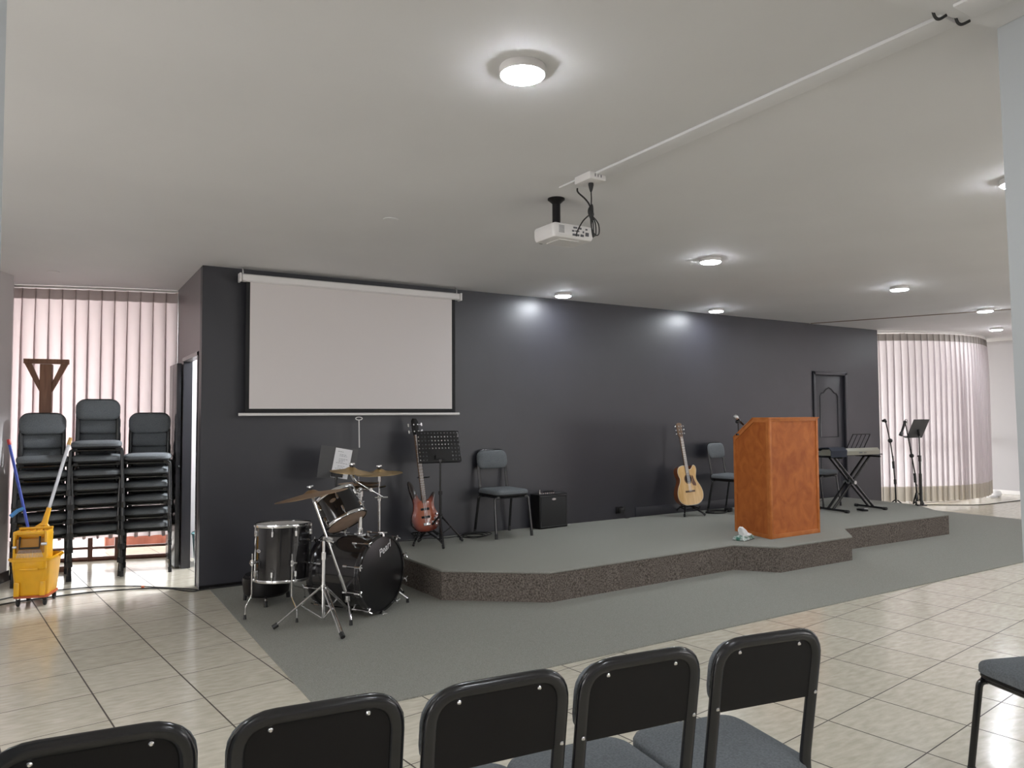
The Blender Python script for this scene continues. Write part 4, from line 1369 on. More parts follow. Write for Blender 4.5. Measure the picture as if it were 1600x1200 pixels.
# ------------------------------------------------------------------ music stands
def desk_stand(name, label, loc, rz, hz, dw, dh, tilt, m_desk, feet_r=0.24, holes=False, lean=0.0, collar=0.26, tri=(250, 10, 130)):
    t = thing(name, label, 'music stand', loc, rz)
    tripod(t, (0, 0), [(feet_r * math.cos(R(a)), feet_r * math.sin(R(a))) for a in tri], collar, 0.10, 0.010, M['black_metal'], M['rubber'], fr=0.013)
    w = MB()
    w.cyl((0, 0, 0.05), (0, 0, hz * 0.6), 0.0125, 12)
    w.cyl((0, 0, hz * 0.58), (0, 0, hz * 0.62), 0.019, 12)
    w.cyl((0, 0, collar - 0.02), (0, 0, collar + 0.03), 0.021, 12)
    w.cyl((0, 0, hz * 0.6), (0, 0, hz), 0.009, 12)
    w.build('pole', M['black_metal'], t)
    # desk: front (-y side local) faces the player at +y? plate leans back
    mD = Matrix.Translation((0, 0, hz)) @ Matrix.Rotation(lean, 4, 'Y') @ Matrix.Rotation(tilt, 4, 'X')
    w = MB()
    if holes:
        nx, nz = 13, 8
        cw, ch = dw / nx, dh / nz
        rh = min(cw, ch) * 0.22
        z0 = -0.03
        for i in range(nx):
            for j in range(nz):
                cx_, cz_ = -dw / 2 + (i + 0.5) * cw, z0 + (j + 0.5) * ch
                sold = j < 3 and 3 <= i <= 9
                sq = [(cx_ - cw / 2, cz_ - ch / 2), (cx_ + cw / 2, cz_ - ch / 2), (cx_ + cw / 2, cz_ + ch / 2), (cx_ - cw / 2, cz_ + ch / 2)]
                if sold or i in (0, nx - 1) and False:
                    w.add([(a, 0, b) for a, b in sq], [(0, 1, 2, 3)], mD)
                    continue
                ring = [(cx_ + rh * math.cos(R(45 + 45 * k + 180)), cz_ + rh * math.sin(R(45 + 45 * k + 180))) for k in range(8)]
                out = []
                for k in range(8):
                    c_ = sq[(k // 2) % 4]
                    nx_ = sq[(k // 2 + 1) % 4]
                    out.append(c_ if k % 2 == 0 else ((c_[0] + nx_[0]) / 2, (c_[1] + nx_[1]) / 2))
                w.add([(a, 0, b) for a, b in out] + [(a, 0, b) for a, b in ring], [(k, (k + 1) % 8, 8 + (k + 1) % 8, 8 + k) for k in range(8)], mD)
        pl_ = w.build('desk', m_desk, t, smooth=False)
        sm = pl_.modifiers.new('thickness', 'SOLIDIFY')
        sm.thickness = 0.002
        w = MB()
        w.tube([mD @ Vector(p) for p in fillet([(-dw / 2, 0, z0), (-dw / 2 + 0.01, 0, z0 + dh), (dw / 2 - 0.01, 0, z0 + dh), (dw / 2, 0, z0)], 0.03)], 0.003, 6)
        w.box(-dw / 2, dw / 2, 0.0, 0.045, z0 - 0.003, z0, mD)
        w.build('desk_rim', m_desk, t)
    else:
        w.box(-dw / 2, dw / 2, -0.002, 0.002, -0.03, dh - 0.03, mD)
        w.box(-dw / 2, dw / 2, 0.0, 0.045, -0.033, -0.03, mD)
        w.build('desk', m_desk, t)
    w = MB()
    w.box(-0.05, 0.05, -0.03, -0.003, -0.012, 0.03, mD)
    w.cyl((0, 0, hz - 0.03), (0, 0, hz + 0.005), 0.016, 10)
    w.build('desk_bracket', M['black_metal'], t)
    return t, mD
# perforated desk on the stage, seen from behind
t, mD = desk_stand('music_stand', 'black music stand with perforated desk standing on the stage corner', (3.11, 6.33, S), R(-8), 0.81, 0.42, 0.30, R(-18), M['black_metal'], feet_r=0.25, holes=True, tri=(258, 15, 128))
pw_ = thing('song_sheet', 'white sheet showing through the holes of the perforated music stand', 'sheet of paper', (3.11, 6.33, S), R(-8))
MB().box(-0.09, 0.10, 0.004, 0.0055, 0.06, 0.235, mD).build('paper', M['paper_thin'], pw_)
# drummer's stand with the sheet, facing the camera side
t, mD = desk_stand('music_stand', 'dark music stand holding a white song sheet behind the drums', (2.11, 6.36, 0.008), R(0), 0.93, 0.34, 0.28, R(0), M['sheet_dark'], feet_r=0.22, lean=R(8), tri=(270, 30, 150))
pp_ = thing('song_sheet', 'white printed song sheet on the dark music stand', 'sheet of paper', (2.135, 6.36, 0.94))
w = MB()
mS = Matrix.Translation((0.0, -0.008, 0.0)) @ Matrix.Rotation(R(11), 4, 'Y')
w.box(-0.075, 0.078, -0.0008, 0.0, -0.025, 0.235, mS)
w.build('paper', M['paper'], pp_)
w = MB()
rr_ = random.Random(3)
for k in range(17):
    zz = 0.205 - k * 0.0125
    if k in (1, 4, 9):
        continue
    x0 = -0.03 if k % 4 else -0.05
    while x0 < 0.0 + rr_.uniform(0.0, 0.05):
        l_ = rr_.uniform(0.008, 0.02)
        w.box(x0, x0 + l_, -0.0016, -0.0009, zz, zz + 0.003, mS)
        x0 += l_ + 0.005
w.build('printed_text', M['ink'], pp_)

# chrome clip on the perforated desk is the bass headstock, see bass guitar
# ------------------------------------------------------------------ guitars
def guitar_frame(bottom, top, face):
    z = (Vector(top) - Vector(bottom)).normalized()
    y = -Vector(face)
    y = (y - z * y.dot(z)).normalized()
    x = y.cross(z)
    m = Matrix((x, y, z)).transposed().to_4x4()
    m.translation = Vector(bottom)
    return m    # local z up the neck, local -y = face

def placed(t, m):
    t.matrix_world = m
    return t

XZ = lambda poly, y0, y1: (poly, y0, y1)
def extr(mb, poly, y0, y1):
    """poly in x,z extruded along y"""
    n = len(poly)
    mb.add([(p[0], y0, p[1]) for p in poly] + [(p[0], y1, p[1]) for p in poly],
           [list(range(n)), list(range(2 * n - 1, n - 1, -1))] + [(i, n + i, n + (i + 1) % n, (i + 1) % n) for i in range(n)])
    return mb

# bass guitar, sunburst
t = thing('bass_guitar', 'sunburst electric bass guitar propped on a black stand behind the drums', 'bass guitar')
gm = guitar_frame((3.012, 6.42, 0.365), (2.955, 6.60, 1.45), (-0.10, -1, 0.05))
t.matrix_world = gm
ctl = [(0.0, 0.0), (0.085, 0.012), (0.135, 0.065), (0.140, 0.13), (0.112, 0.19), (0.098, 0.24), (0.108, 0.30), (0.122, 0.345), (0.104, 0.362), (0.072, 0.325), (0.035, 0.295), (-0.03, 0.295), (-0.055, 0.34), (-0.075, 0.41), (-0.105, 0.475), (-0.128, 0.485), (-0.136, 0.45), (-0.124, 0.37), (-0.105, 0.29), (-0.108, 0.22), (-0.135, 0.15), (-0.142, 0.075), (-0.09, 0.015)]
op = [(p.x, p.y) for p in catmull([(a, b, 0) for a, b in ctl], 5)]
# sunburst material uses object coordinates centred on the body
nt = M['sunburst'].node_tree
for nd in nt.nodes:
    if nd.type == 'MAPPING':
        nd.inputs['Location'].default_value = (0, 0, -0.17 * 4.6)
extr(MB(), op, -0.02, 0.02).build('body', M['sunburst'], t, bevel=0.007)
MB().box(-0.021, 0.021, -0.030, -0.006, 0.27, 0.30).box(-0.0205, 0.0205, -0.030, -0.004, 0.30, 0.92).build('neck', M['neck_wood'], t, bevel=0.003)
w = MB()
for k in range(20):
    zf = 0.92 - 0.86 * (1 - 2 ** (-k / 12.0))
    if zf > 0.28:
        w.box(-0.021, 0.021, -0.0312, -0.0298, zf - 0.001, zf + 0.001)
w.build('frets', M['steel'], t)
hs = [(-0.022, 0.915), (-0.034, 0.95), (-0.036, 1.06), (-0.02, 1.085), (0.02, 1.08), (0.034, 1.05), (0.032, 0.95), (0.022, 0.915)]
extr(MB(), hs, -0.022, -0.008).build('headstock', M['black_plastic'], t, bevel=0.003)
for k in range(4):
    w = MB()
    z_ = 0.955 + (k // 2) * 0.065
    s_ = -1 if k % 2 else 1
    w.cyl((s_ * 0.02, -0.008, z_), (s_ * 0.02, -0.04, z_), 0.007, 8)
    w.tube([(s_ * 0.03, -0.012, z_), (s_ * 0.062, -0.012, z_)], 0.004, 6)
    w.pad(0.014, 0.032, 0.006, [(0, -0.004), (0, 0.004)], Matrix.Translation((s_ * 0.066, -0.012, z_)) @ Matrix.Rotation(R(90), 4, 'X'))
    w.build('tuning_peg', M['chrome'], t)
w = MB()
w.box(-0.042, 0.042, -0.030, -0.019, 0.20, 0.222)
w.box(-0.042, 0.042, -0.030, -0.019, 0.125, 0.147)
w.build('pickup', M['black_plastic'], t, bevel=0.003)
MB().box(-0.032, 0.032, -0.032, -0.019, 0.055, 0.082).build('bridge', M['chrome'], t, bevel=0.003)
w = MB()
for x, z in ((0.068, 0.085), (0.090, 0.115), (0.096, 0.065), (0.112, 0.155)):
    w.lathe([(0.010, 0), (0.009, 0.012), (0.001, 0.013)], 12, frame((x - 0.005, -0.02, z), (0, -1, 0)))
w.build('control_knob', M['chrome'], t)
w = MB()
for k in range(4):
    x = -0.0135 + k * 0.009
    w.tube([(x, -0.034, 0.07), (x * 0.85, -0.033, 0.92)], 0.0011, 4)
w.build('strings', M['steel'], t)

def guitar_stand(name, label, loc, rz, hz, rearm=0.0, w_=0.12):
    t = thing(name, label, 'guitar stand', loc, rz)
    tripod(t, (0, 0), [(-0.14, -0.20), (0.14, -0.20), (0.0, 0.20)], 0.13, 0.06, 0.009, M['black_metal'], M['rubber'], fr=0.012)
    w = MB()
    w.cyl((0, 0, 0.05), (0, 0.0, hz), 0.009, 10)
    w.cyl((0, 0, 0.11), (0, 0.0, 0.16), 0.016, 10)
    w.build('upright', M['black_metal'], t)
    w = MB()
    w.tube(fillet([(-w_, -0.16, 0.115), (-w_, -0.15, 0.085), (-w_, -0.02, 0.10), (w_, -0.02, 0.10), (w_, -0.15, 0.085), (w_, -0.16, 0.115)], 0.02), 0.008, 8)
    w.build('cradle', M['black_metal'], t)
    w = MB()
    w.tube(fillet([(-0.05, -0.08, hz + 0.01), (-0.05, -0.01, hz), (0.05, -0.01, hz), (0.05, -0.08, hz + 0.01)], 0.02), 0.006, 8)
    w.build('neck_yoke', M['black_metal'], t)
    return t
guitar_stand('guitar_stand', 'black tripod stand under the sunburst bass guitar', (3.02, 6.55, S), R(-8), 0.62, w_=0.11)

# acoustic guitar
t = thing('acoustic_guitar', 'pale wood acoustic cutaway guitar upright on the stage by the back wall', 'acoustic guitar')
gm = guitar_frame((6.505, 6.47, 0.372), (6.475, 6.66, 1.40), (-0.22, -1, 0.10))
t.matrix_world = gm @ Matrix.Diagonal((0.92, 0.93, 0.985, 1))
ctl = [(0.0, 0.0), (0.10, 0.008), (0.172, 0.06), (0.190, 0.135), (0.170, 0.21), (0.132, 0.275), (0.118, 0.325), (0.130, 0.375), (0.142, 0.42), (0.135, 0.462), (0.108, 0.478), (0.085, 0.452), (0.055, 0.428), (0.028, 0.436), (0.0, 0.475), (-0.06, 0.482), (-0.115, 0.462), (-0.138, 0.415), (-0.132, 0.365), (-0.119, 0.325), (-0.132, 0.275), (-0.170, 0.21), (-0.190, 0.135), (-0.172, 0.06), (-0.10, 0.008)]
op = [(p.x, p.y) for p in catmull([(a, b, 0) for a, b in ctl], 5)]
extr(MB(), op, -0.05, 0.05).build('body', M['guitar_side'], t)
sc_ = lambda k, dz=0: [(x * k, (z - 0.235) * k + 0.235) for x, z in op]
extr(MB(), sc_(0.975), -0.054, -0.050).build('soundboard', M['guitar_top'], t)
w = MB()
w.tube([(x, -0.050, z) for x, z in sc_(0.992)], 0.0035, 6, closed=True)
w.build('binding', M['ivory'], t)
MB().lathe([(0.050, 0.0), (0.050, 0.0015), (0.001, 0.0015)], 32, frame((0.0, -0.0535, 0.315), (0, -1, 0))).build('sound_hole', mat('sound_hole_dark', (0.03, 0.015, 0.008), 0.8), t)
w = MB()
w.lathe([(0.053, 0.0), (0.053, 0.002), (0.060, 0.002), (0.060, 0)], 32, frame((0.0, -0.0535, 0.315), (0, -1, 0)), cap=False)
w.build('rosette', M['guitar_side'], t)
pg = [(0.058, 0.36), (0.075, 0.345), (0.085, 0.30), (0.105, 0.25), (0.10, 0.225), (0.06, 0.235), (0.045, 0.262), (0.064, 0.30)]
extr(MB(), pg, -0.0560, -0.0540).build('pickguard', mat('pickguard_tortoise', (0.12, 0.04, 0.015), 0.2), t)
MB().box(-0.07, 0.07, -0.060, -0.054, 0.155, 0.178).build('bridge', M['neck_wood'], t, bevel=0.003)
MB().box(-0.026, 0.026, -0.062, -0.054, 0.36, 0.48).box(-0.023, 0.023, -0.062, -0.038, 0.48, 0.835).build('neck', M['neck_wood'], t, bevel=0.003)
w = MB()
for k in range(20):
    zf = 0.835 - 0.66 * (1 - 2 ** (-k / 12.0))
    if zf > 0.365:
        w.box(-0.023, 0.023, -0.0632, -0.062, zf - 0.0012, zf + 0.0012)
w.build('frets', M['ivory'], t)
hs = [(-0.024, 0.83), (-0.036, 0.86), (-0.040, 0.995), (-0.015, 1.01), (0.015, 1.01), (0.040, 0.995), (0.036, 0.86), (0.024, 0.83)]
extr(MB(), hs, -0.052, -0.036).build('headstock', M['neck_wood'], t, bevel=0.002)
for k in range(6):
    w = MB()
    z_ = 0.875 + (k // 2) * 0.045
    s_ = -1 if k % 2 else 1
    w.cyl((s_ * 0.018, -0.05, z_), (s_ * 0.018, -0.068, z_), 0.007, 8)
    w.sphere((s_ * 0.060, -0.044, z_), 0.012, 8)
    w.tube([(s_ * 0.03, -0.044, z_), (s_ * 0.058, -0.044, z_)], 0.003, 6)
    w.build('tuning_peg', M['chrome'], t)
w = MB()
for k in range(6):
    x = -0.019 + k * 0.0076
    w.tube([(x, -0.063, 0.165), (x * 0.85, -0.0645, 0.83)], 0.0009, 4)
w.build('strings', M['steel'], t)
guitar_stand('guitar_stand', 'black tripod stand under the acoustic guitar by the back wall', (6.53, 6.58, S), R(-12), 0.52, w_=0.10)

# ------------------------------------------------------------------ amplifier
t = thing('guitar_amplifier', 'small black combo amplifier against the back wall beside a chair', 'amplifier', (4.59, 6.70, S), R(4))
MB().box(-0.195, 0.195, -0.105, 0.06, 0.0, 0.365).build('cabinet', M['black_plastic'], t, bevel=0.010)
MB().box(-0.172, 0.172, -0.110, -0.104, 0.025, 0.335).build('speaker_grille', M['amp_cloth'], t, bevel=0.002)
w = MB()
w.tube([(-0.178, -0.108, 0.020), (0.178, -0.108, 0.020), (0.178, -0.108, 0.345), (-0.178, -0.108, 0.345)], 0.0035, 6, closed=True)
w.build('grille_piping', M['sheet_dark'], t)
w = MB()
w.rings([[(0.0 + 0.028 * math.cos(u), -0.110 - k * 0.003, 0.31 + 0.011 * math.sin(u)) for u in [2 * PI * j / 20 for j in range(20)]] for k in (0, 1)])
w.build('badge', M['steel'], t)
MB().box(-0.15, 0.15, -0.08, -0.03, 0.364, 0.367).build('control_panel', M['sheet_dark'], t)
for k in range(7):
    w = MB().lathe([(0.008, 0), (0.007, 0.012), (0.001, 0.013)], 10, Matrix.Translation((-0.13 + k * 0.028, -0.055, 0.367)))
    w.build('control_knob', M['chrome'], t)
w = MB()
w.cyl((-0.155, -0.06, 0.366), (-0.155, -0.06, 0.385), 0.009, 8)
w.tube([(-0.155, -0.06, 0.385), (-0.155, -0.06, 0.415)], 0.006, 8)
w.build('jack_plug', M['chrome'], t)
w = MB()
w.tube(fillet([(-0.06, 0.0, 0.362), (-0.06, 0.0, 0.385), (0.08, 0.0, 0.385), (0.08, 0.0, 0.362)], 0.015), 0.006, 8)
w.build('carry_handle', M['black_plastic'], t)

# ------------------------------------------------------------------ lectern
t = thing('lectern', 'big reddish-brown wooden lectern with panelled faces on the stage projection', 'lectern', (0, 0, 0))
zt, zb_ = 1.412, 1.212
F0, F1, L0, R1 = V(5.925, 4.83, 0), V(6.675, 4.83, 0), V(6.045, 5.375, 0), V(6.82, 5.33, 0)
th = 0.02
def side_poly(a, b, nrm, parent_name):
    """side wall from front point a to rear point b with slanted top"""
    u = (b - a)
    L_ = u.length
    u.normalize()
    fz = [(0, S), (L_, S), (L_, zb_), (L_ * 0.42, zt), (0, zt)]
    n = nrm.normalized() * th
    p0 = [a + u * s_ + V(0, 0, z_) for s_, z_ in fz]
    p1 = [p + n for p in p0]
    w = MB()
    w.add(p0 + p1, [(4, 3, 2, 1, 0), (5, 6, 7, 8, 9)] + [(i, (i + 1) % 5, 5 + (i + 1) % 5, 5 + i) for i in range(5)])
    o = w.build('side_panel', M['lectern'], t)
    # raised trim around
    w = MB()
    k = 0.035
    def pt(s_, z_):
        return a + u * s_ + V(0, 0, z_) - nrm.normalized() * 0.006
    # inner outline
    m_i = [(k, S + k), (L_ - k, S + k), (L_ - k, zb_ - k * 0.6), (L_ * 0.42 - 0.01, zt - k), (k, zt - k)]
    n5 = 5
    outer = [pt(*q_) for q_ in fz]
    inner = [pt(*q_) for q_ in m_i]
    base_o = [p + nrm.normalized() * 0.008 for p in outer]
    base_i = [p + nrm.normalized() * 0.008 for p in inner]
    vs2 = outer + inner + base_o + base_i
    fs2 = []
    for i in range(n5):
        j = (i + 1) % n5
        fs2 += [(i, j, 5 + j, 5 + i), (5 + i, 5 + j, 15 + j, 15 + i), (i, 10 + i, 10 + j, j)]
    w.add(vs2, fs2)
    w.build('panel_frame', M['lectern_trim'], o)
    return o
nl_ = V((L0 - F0).y, -(L0 - F0).x, 0)      # points to the inside (+x)
side_poly(F0, L0, nl_, 'left')
nr_ = V(-(R1 - F1).y, (R1 - F1).x, 0)
side_poly(F1, R1, nr_, 'right')
w = MB()
w.box(F0.x, F1.x, F0.y, F0.y + th, S, zt)
fp = w.build('front_panel', M['lectern'], t)
w = MB()
k = 0.032
for (x0, x1, z0, z1) in ((F0.x, F0.x + k, S, zt), (F1.x - k, F1.x, S, zt), (F0.x + k, F1.x - k, S, S + k + 0.01), (F0.x + k, F1.x - k, zt - k * 0.8, zt)):
    w.box(x0, x1, F0.y - 0.008, F0.y + 0.002, z0, z1)
w.build('panel_frame', M['lectern_trim'], fp, bevel=0.002)
w = MB()
for p, q_ in ((F0 + V(0.02, 0.02, 0), L0 + V(0.02, -0.002, 0)),):
    pass
# sloping reading board and flat top strip
yk = 0.42
A0, A1 = F0.lerp(L0, yk), F1.lerp(R1, yk)
w = MB()
def slab(mb, pts, dz):
    n = len(pts)
    mb.add([p for p in pts] + [p + V(0, 0, dz) for p in pts], [list(range(n - 1, -1, -1)), list(range(n, 2 * n))] + [(i, (i + 1) % n, n + (i + 1) % n, n + i) for i in range(n)])
slab(w, [F0 + V(-0.012, -0.014, zt), F1 + V(0.012, -0.014, zt), A1 + V(0.012, 0, zt), A0 + V(-0.012, 0, zt)], 0.012)
slab(w, [A0 + V(-0.012, 0, zt), A1 + V(0.012, 0, zt), R1 + V(0.012, 0, zb_), L0 + V(-0.012, 0, zb_)], 0.012)
w.build('reading_board', M['lectern_trim'], t)
w = MB()
slab(w, [F0 + V(0.03, 0.03, 0.72), F1 + V(-0.03, 0.03, 0.72), R1 + V(-0.03, -0.01, 0.72), L0 + V(0.03, -0.01, 0.72)], 0.018)
w.build('shelf', M['lectern'], t)

# microphone on the lectern
t = thing('microphone', 'silver-headed microphone clipped on a short stem behind the lectern', 'microphone', (6.035, 5.30, 1.245))
w = MB()
w.cyl((0, 0, 0.0), (-0.005, 0, 0.115), 0.006, 8)
w.cyl((0, 0, -0.005), (0, 0, 0.012), 0.028, 14)
w.build('stem', M['black_metal'], t)
ma, mb2 = V(0.075, 0.0, 0.105), V(-0.055, 0.0, 0.195)
dd = (mb2 - ma).normalized()
MB().cyl(ma, ma + dd * 0.115, 0.011, 12, r2=0.017).build('mic_body', M['black_metal'], t)
w = MB()
w.lathe([(0.017, 0), (0.024, 0.006), (0.026, 0.02), (0.022, 0.038), (0.012, 0.048), (0.001, 0.05)], 16, frame(ma + dd * 0.112, dd))
w.build('mic_grille', M['steel'], t)
w = MB()
w.cyl(V(-0.005, -0.02, 0.135), V(-0.005, 0.02, 0.135), 0.018, 10)
w.build('mic_clip', M['rubber'], t)

# tissue pack
t = thing('tissue_pack', 'crumpled green and white tissue pack at the lectern foot', 'tissue pack', (5.70, 4.97, S), R(15))
rr_ = random.Random(11)
w = MB()
rg = []
for ins, z in ((0.012, 0.0), (0.0, 0.008), (0.004, 0.026), (0.02, 0.040), (0.05, 0.046)):
    rg.append([(x + rr_.uniform(-.007, .007), y + rr_.uniform(-.007, .007), max(0, z + (rr_.uniform(-.006, .006) if z else 0))) for x, y in rr2d(0.24 - 2 * ins, 0.13 - 2 * ins, 0.03, 5)])
w.rings(rg).build('pack', M['pack'], t)
w = MB()
rg = []
for wx, wy, z, ox in ((0.09, 0.03, 0.035, 0.01), (0.075, 0.035, 0.06, 0.0), (0.06, 0.03, 0.085, -0.02), (0.05, 0.035, 0.105, -0.035), (0.04, 0.02, 0.120, -0.045), (0.015, 0.01, 0.125, -0.04)):
    rg.append([(x + ox + rr_.uniform(-.006, .006), y + rr_.uniform(-.006, .006), z + rr_.uniform(-.004, .004)) for x, y in rr2d(wx * 1.3, wy * 1.6, 0.01, 3)])
w.rings(rg)
w.pad(0.11, 0.09, 0.03, [(0.0, 0.030), (0.004, 0.045), (0.03, 0.055)], Matrix.Translation((0.065, 0.0, 0.0)))
w.build('tissue', M['tissue'], t)

# ------------------------------------------------------------------ keyboard on X stand
t = thing('keyboard_stand', 'black double-braced X keyboard stand under the electronic keyboard', 'keyboard stand', (8.60, 5.78, S), R(-7))
w = MB()
def xleg(sx, y):
    a, b = V(-sx * 0.33, y, 0.03), V(sx * 0.33, y, 0.665)
    w_ = MB()
    w_.tube([a, b], 0.013, 8, ry=0.018)
    w_.build('cross_leg', M['black_metal'], t)
for sx, y in ((1, -0.04), (1, 0.04), (-1, 0.0)):
    xleg(sx, y)
xleg(-1, -0.075)
for x in (-0.33, 0.33):
    MB().tube([(x, -0.24, 0.022), (x, 0.17, 0.022)], 0.016, 10, ry=0.014).build('foot_bar', M['black_metal'], t)
    MB().cyl((x, -0.27, 0.020), (x, -0.22, 0.020), 0.02, 10).build('end_cap', M['rubber'], t)
    MB().cyl((x, 0.16, 0.020), (x, 0.20, 0.020), 0.02, 10).build('end_cap', M['rubber'], t)
    MB().tube([(x, -0.20, 0.67), (x, 0.17, 0.67)], 0.012, 8).build('support_arm', M['black_metal'], t)
MB().cyl((0, -0.10, 0.347), (0, 0.07, 0.347), 0.022, 14).build('pivot', M['steel'], t)

t = thing('keyboard', 'grey-beige electronic keyboard seen from behind on the X stand', 'keyboard', (8.50, 5.76, S + 0.70), R(-7))
t.scale = (0.84, 1, 1)
w = MB()
prof = [(-0.17, 0.0), (-0.175, 0.05), (-0.15, 0.085), (-0.02, 0.075), (0.0, 0.045), (0.17, 0.035), (0.17, 0.0)]
n = len(prof)
xs = [-0.50, -0.48, 0.48, 0.50]
rg = [[(x, y * (0.97 if abs(x) == 0.50 else 1), z * (0.9 if abs(x) == 0.50 else 1)) for y, z in prof] for x in xs]
w.rings(rg).build('casing', M['kb_beige'], t)
w = MB()
w.box(-0.60, 0.66, -0.10, 0.10, -0.012, 0.0)
w.build('support_plate', M['black_metal'], t)
w = MB()
nwk = 36
for k in range(nwk):
    x0 = -0.455 + k * 0.0253
    w.box(x0, x0 + 0.0243, 0.01, 0.155, 0.038, 0.052)
w.build('white_keys', M['white_plastic'], t)
w = MB()
for k in range(nwk - 1):
    if k % 7 in (2, 6):
        continue
    x0 = -0.455 + (k + 1) * 0.0253 - 0.006
    w.box(x0, x0 + 0.012, 0.01, 0.10, 0.052, 0.062)
w.build('black_keys', M['black_plastic'], t)
w = MB()
w.box(0.06, 0.12, -0.1765, -0.17, 0.02, 0.035)
w.box(0.16, 0.175, -0.1765, -0.17, 0.02, 0.032)
w.box(0.19, 0.205, -0.1765, -0.17, 0.02, 0.032)
w.build('rear_socket', M['ink'], t)
# music rest: thin wire frame with a few bars
w = MB()
mr = Matrix.Translation((0.10, -0.10, 0.08)) @ Matrix.Rotation(R(22), 4, 'X')
fr_ = [(-0.20, 0, 0.0), (-0.16, 0, 0.19), (0.20, 0, 0.19), (0.16, 0, 0.0)]
w.tube([mr @ Vector(p) for p in fr_], 0.007, 6, closed=True)
for k_ in (0.25, 0.5, 0.75):
    a, b = Vector(fr_[0]).lerp(Vector(fr_[3]), k_), Vector(fr_[1]).lerp(Vector(fr_[2]), k_)
    w.tube([mr @ a, mr @ b], 0.0045, 6)
w.build('music_rest', M['black_plastic'], t)
cl = thing('keyboard_cover', 'dark blue cloth folded over the left end of the keyboard', 'cloth', (8.20, 5.81, S + 0.70), R(-7))
w = MB()
prof = [(-0.185, -0.02), (-0.192, 0.06), (-0.155, 0.10), (-0.03, 0.098), (0.0, 0.085), (0.178, 0.08), (0.182, -0.02), (0.175, -0.02), (0.172, 0.070), (-0.02, 0.078), (-0.03, 0.090), (-0.150, 0.092), (-0.183, 0.055), (-0.178, -0.02)]
rg = [[(x, y * sc2, z) for y, z in prof] for x, sc2 in ((-0.13, 1.0), (0.0, 1.01), (0.09, 1.0), (0.14, 0.995))]
w.rings(rg).build('cloth', M['kb_cloth'], cl)

# ------------------------------------------------------------------ microphone stands and right music stand
t = thing('microphone_stand', 'slim black microphone stand left of the other, before the bowed curtain', 'microphone stand', (10.35, 6.22, 0.008), 0, 'microphone stands')
tripod(t, (0, 0), [(-0.22, -0.10), (0.20, -0.14), (0.02, 0.24)], 0.20, 0.06, 0.009, M['black_metal'], M['rubber'], fr=0.013)
w = MB()
w.cyl((0, 0, 0.05), (-0.01, 0, 0.45), 0.011, 10)
w.cyl((-0.01, 0, 0.43), (-0.012, 0, 0.50), 0.018, 10)
w.cyl((-0.01, 0, 0.45), (-0.05, 0, 0.84), 0.010, 10)
w.cyl((-0.036, 0, 0.66), (-0.044, 0, 0.76), 0.017, 10)
w.cyl((-0.05, 0, 0.80), (-0.105, 0.0, 1.06), 0.0085, 10)
w.build('pole', M['black_metal'], t)
MB().sphere((-0.105, 0, 1.06), 0.032, 12).build('joint_knob', M['rubber'], t)
MB().cyl((-0.105, 0, 1.05), (-0.20, 0, 1.33), 0.008, 8).build('boom', M['black_metal'], t)
w = MB()
w.tube([(-0.20, 0, 1.33), (-0.225, 0, 1.36), (-0.27, 0, 1.345)], 0.018, 10)
w.build('mic_clip', M['rubber'], t)

t = thing('microphone_stand', 'black microphone stand holding a microphone, beside the right music stand', 'microphone stand', (9.74, 5.56, S), 0, 'microphone stands')
tripod(t, (0, 0), [(-0.07, -0.02), (0.05, -0.05), (0.03, 0.07)], 0.16, 0.06, 0.009, M['black_metal'], M['rubber'], fr=0.012)
w = MB()
w.cyl((0, 0, 0.05), (-0.04, 0, 0.42), 0.010, 10)
w.cyl((-0.035, 0, 0.30), (-0.045, 0, 0.42), 0.018, 10)
w.cyl((-0.04, 0, 0.42), (-0.10, 0, 0.64), 0.0085, 10)
w.build('pole', M['black_metal'], t)
MB().sphere((-0.105, 0, 0.655), 0.028, 12).build('joint_knob', M['rubber'], t)
MB().cyl((-0.105, 0, 0.65), (-0.225, 0, 1.08), 0.0075, 8).build('boom', M['black_metal'], t)
w = MB()
ma, mb2 = V(-0.235, 0, 1.10), V(-0.32, 0, 0.965)
w.cyl(ma, mb2, 0.018, 10, r2=0.014)
w.sphere(ma, 0.022, 10)
w.build('mic_clip', M['rubber'], t)
MB().cyl(mb2, mb2 + (mb2 - ma) * 0.28, 0.022, 12, r2=0.024).build('microphone_head', M['sheet_dark'], t)
w = MB()
w.tube(catmull([(-0.22, 0, 1.09), (-0.25, -0.01, 1.13), (-0.20, -0.01, 1.12), (-0.19, -0.01, 1.0), (-0.13, -0.015, 0.72), (-0.13, -0.02, 0.50), (-0.09, -0.02, 0.35), (-0.02, -0.02, 0.25)], 5, False), 0.0035, 6)
w.build('cable', M['rubber'], t)

t = thing('music_stand', 'grey plate music stand at the stage end before the bowed curtain', 'music stand', (9.72, 5.50, S), 0)
w = MB()
w.cyl((0, 0, 0.0), (0, 0, 0.60), 0.013, 10)
w.cyl((0, 0, 0.06), (0, 0, 0.42), 0.019, 10)
w.cyl((0, 0, 0.58), (0, 0, 0.66), 0.018, 10)
w.cyl((0, 0, 0.60), (0, 0, 0.95), 0.009, 10)
w.tube([(0, 0, 0.66), (-0.05, 0, 0.65)], 0.009, 8)
w.build('pole', M['black_metal'], t)
w = MB()
w.box(-0.07, 0.07, -0.02, 0.02, 0.0, 0.014)
w.box(-0.02, 0.02, -0.07, 0.07, 0.0, 0.014)
w.build('base', M['black_metal'], t, bevel=0.003)
hx = Vector((0.983, -0.184, 0))
nx_ = Vector((-0.184, -0.983, 0))
ux = Vector((0, 0, 1)) * math.cos(R(27)) + nx_ * math.sin(R(27))
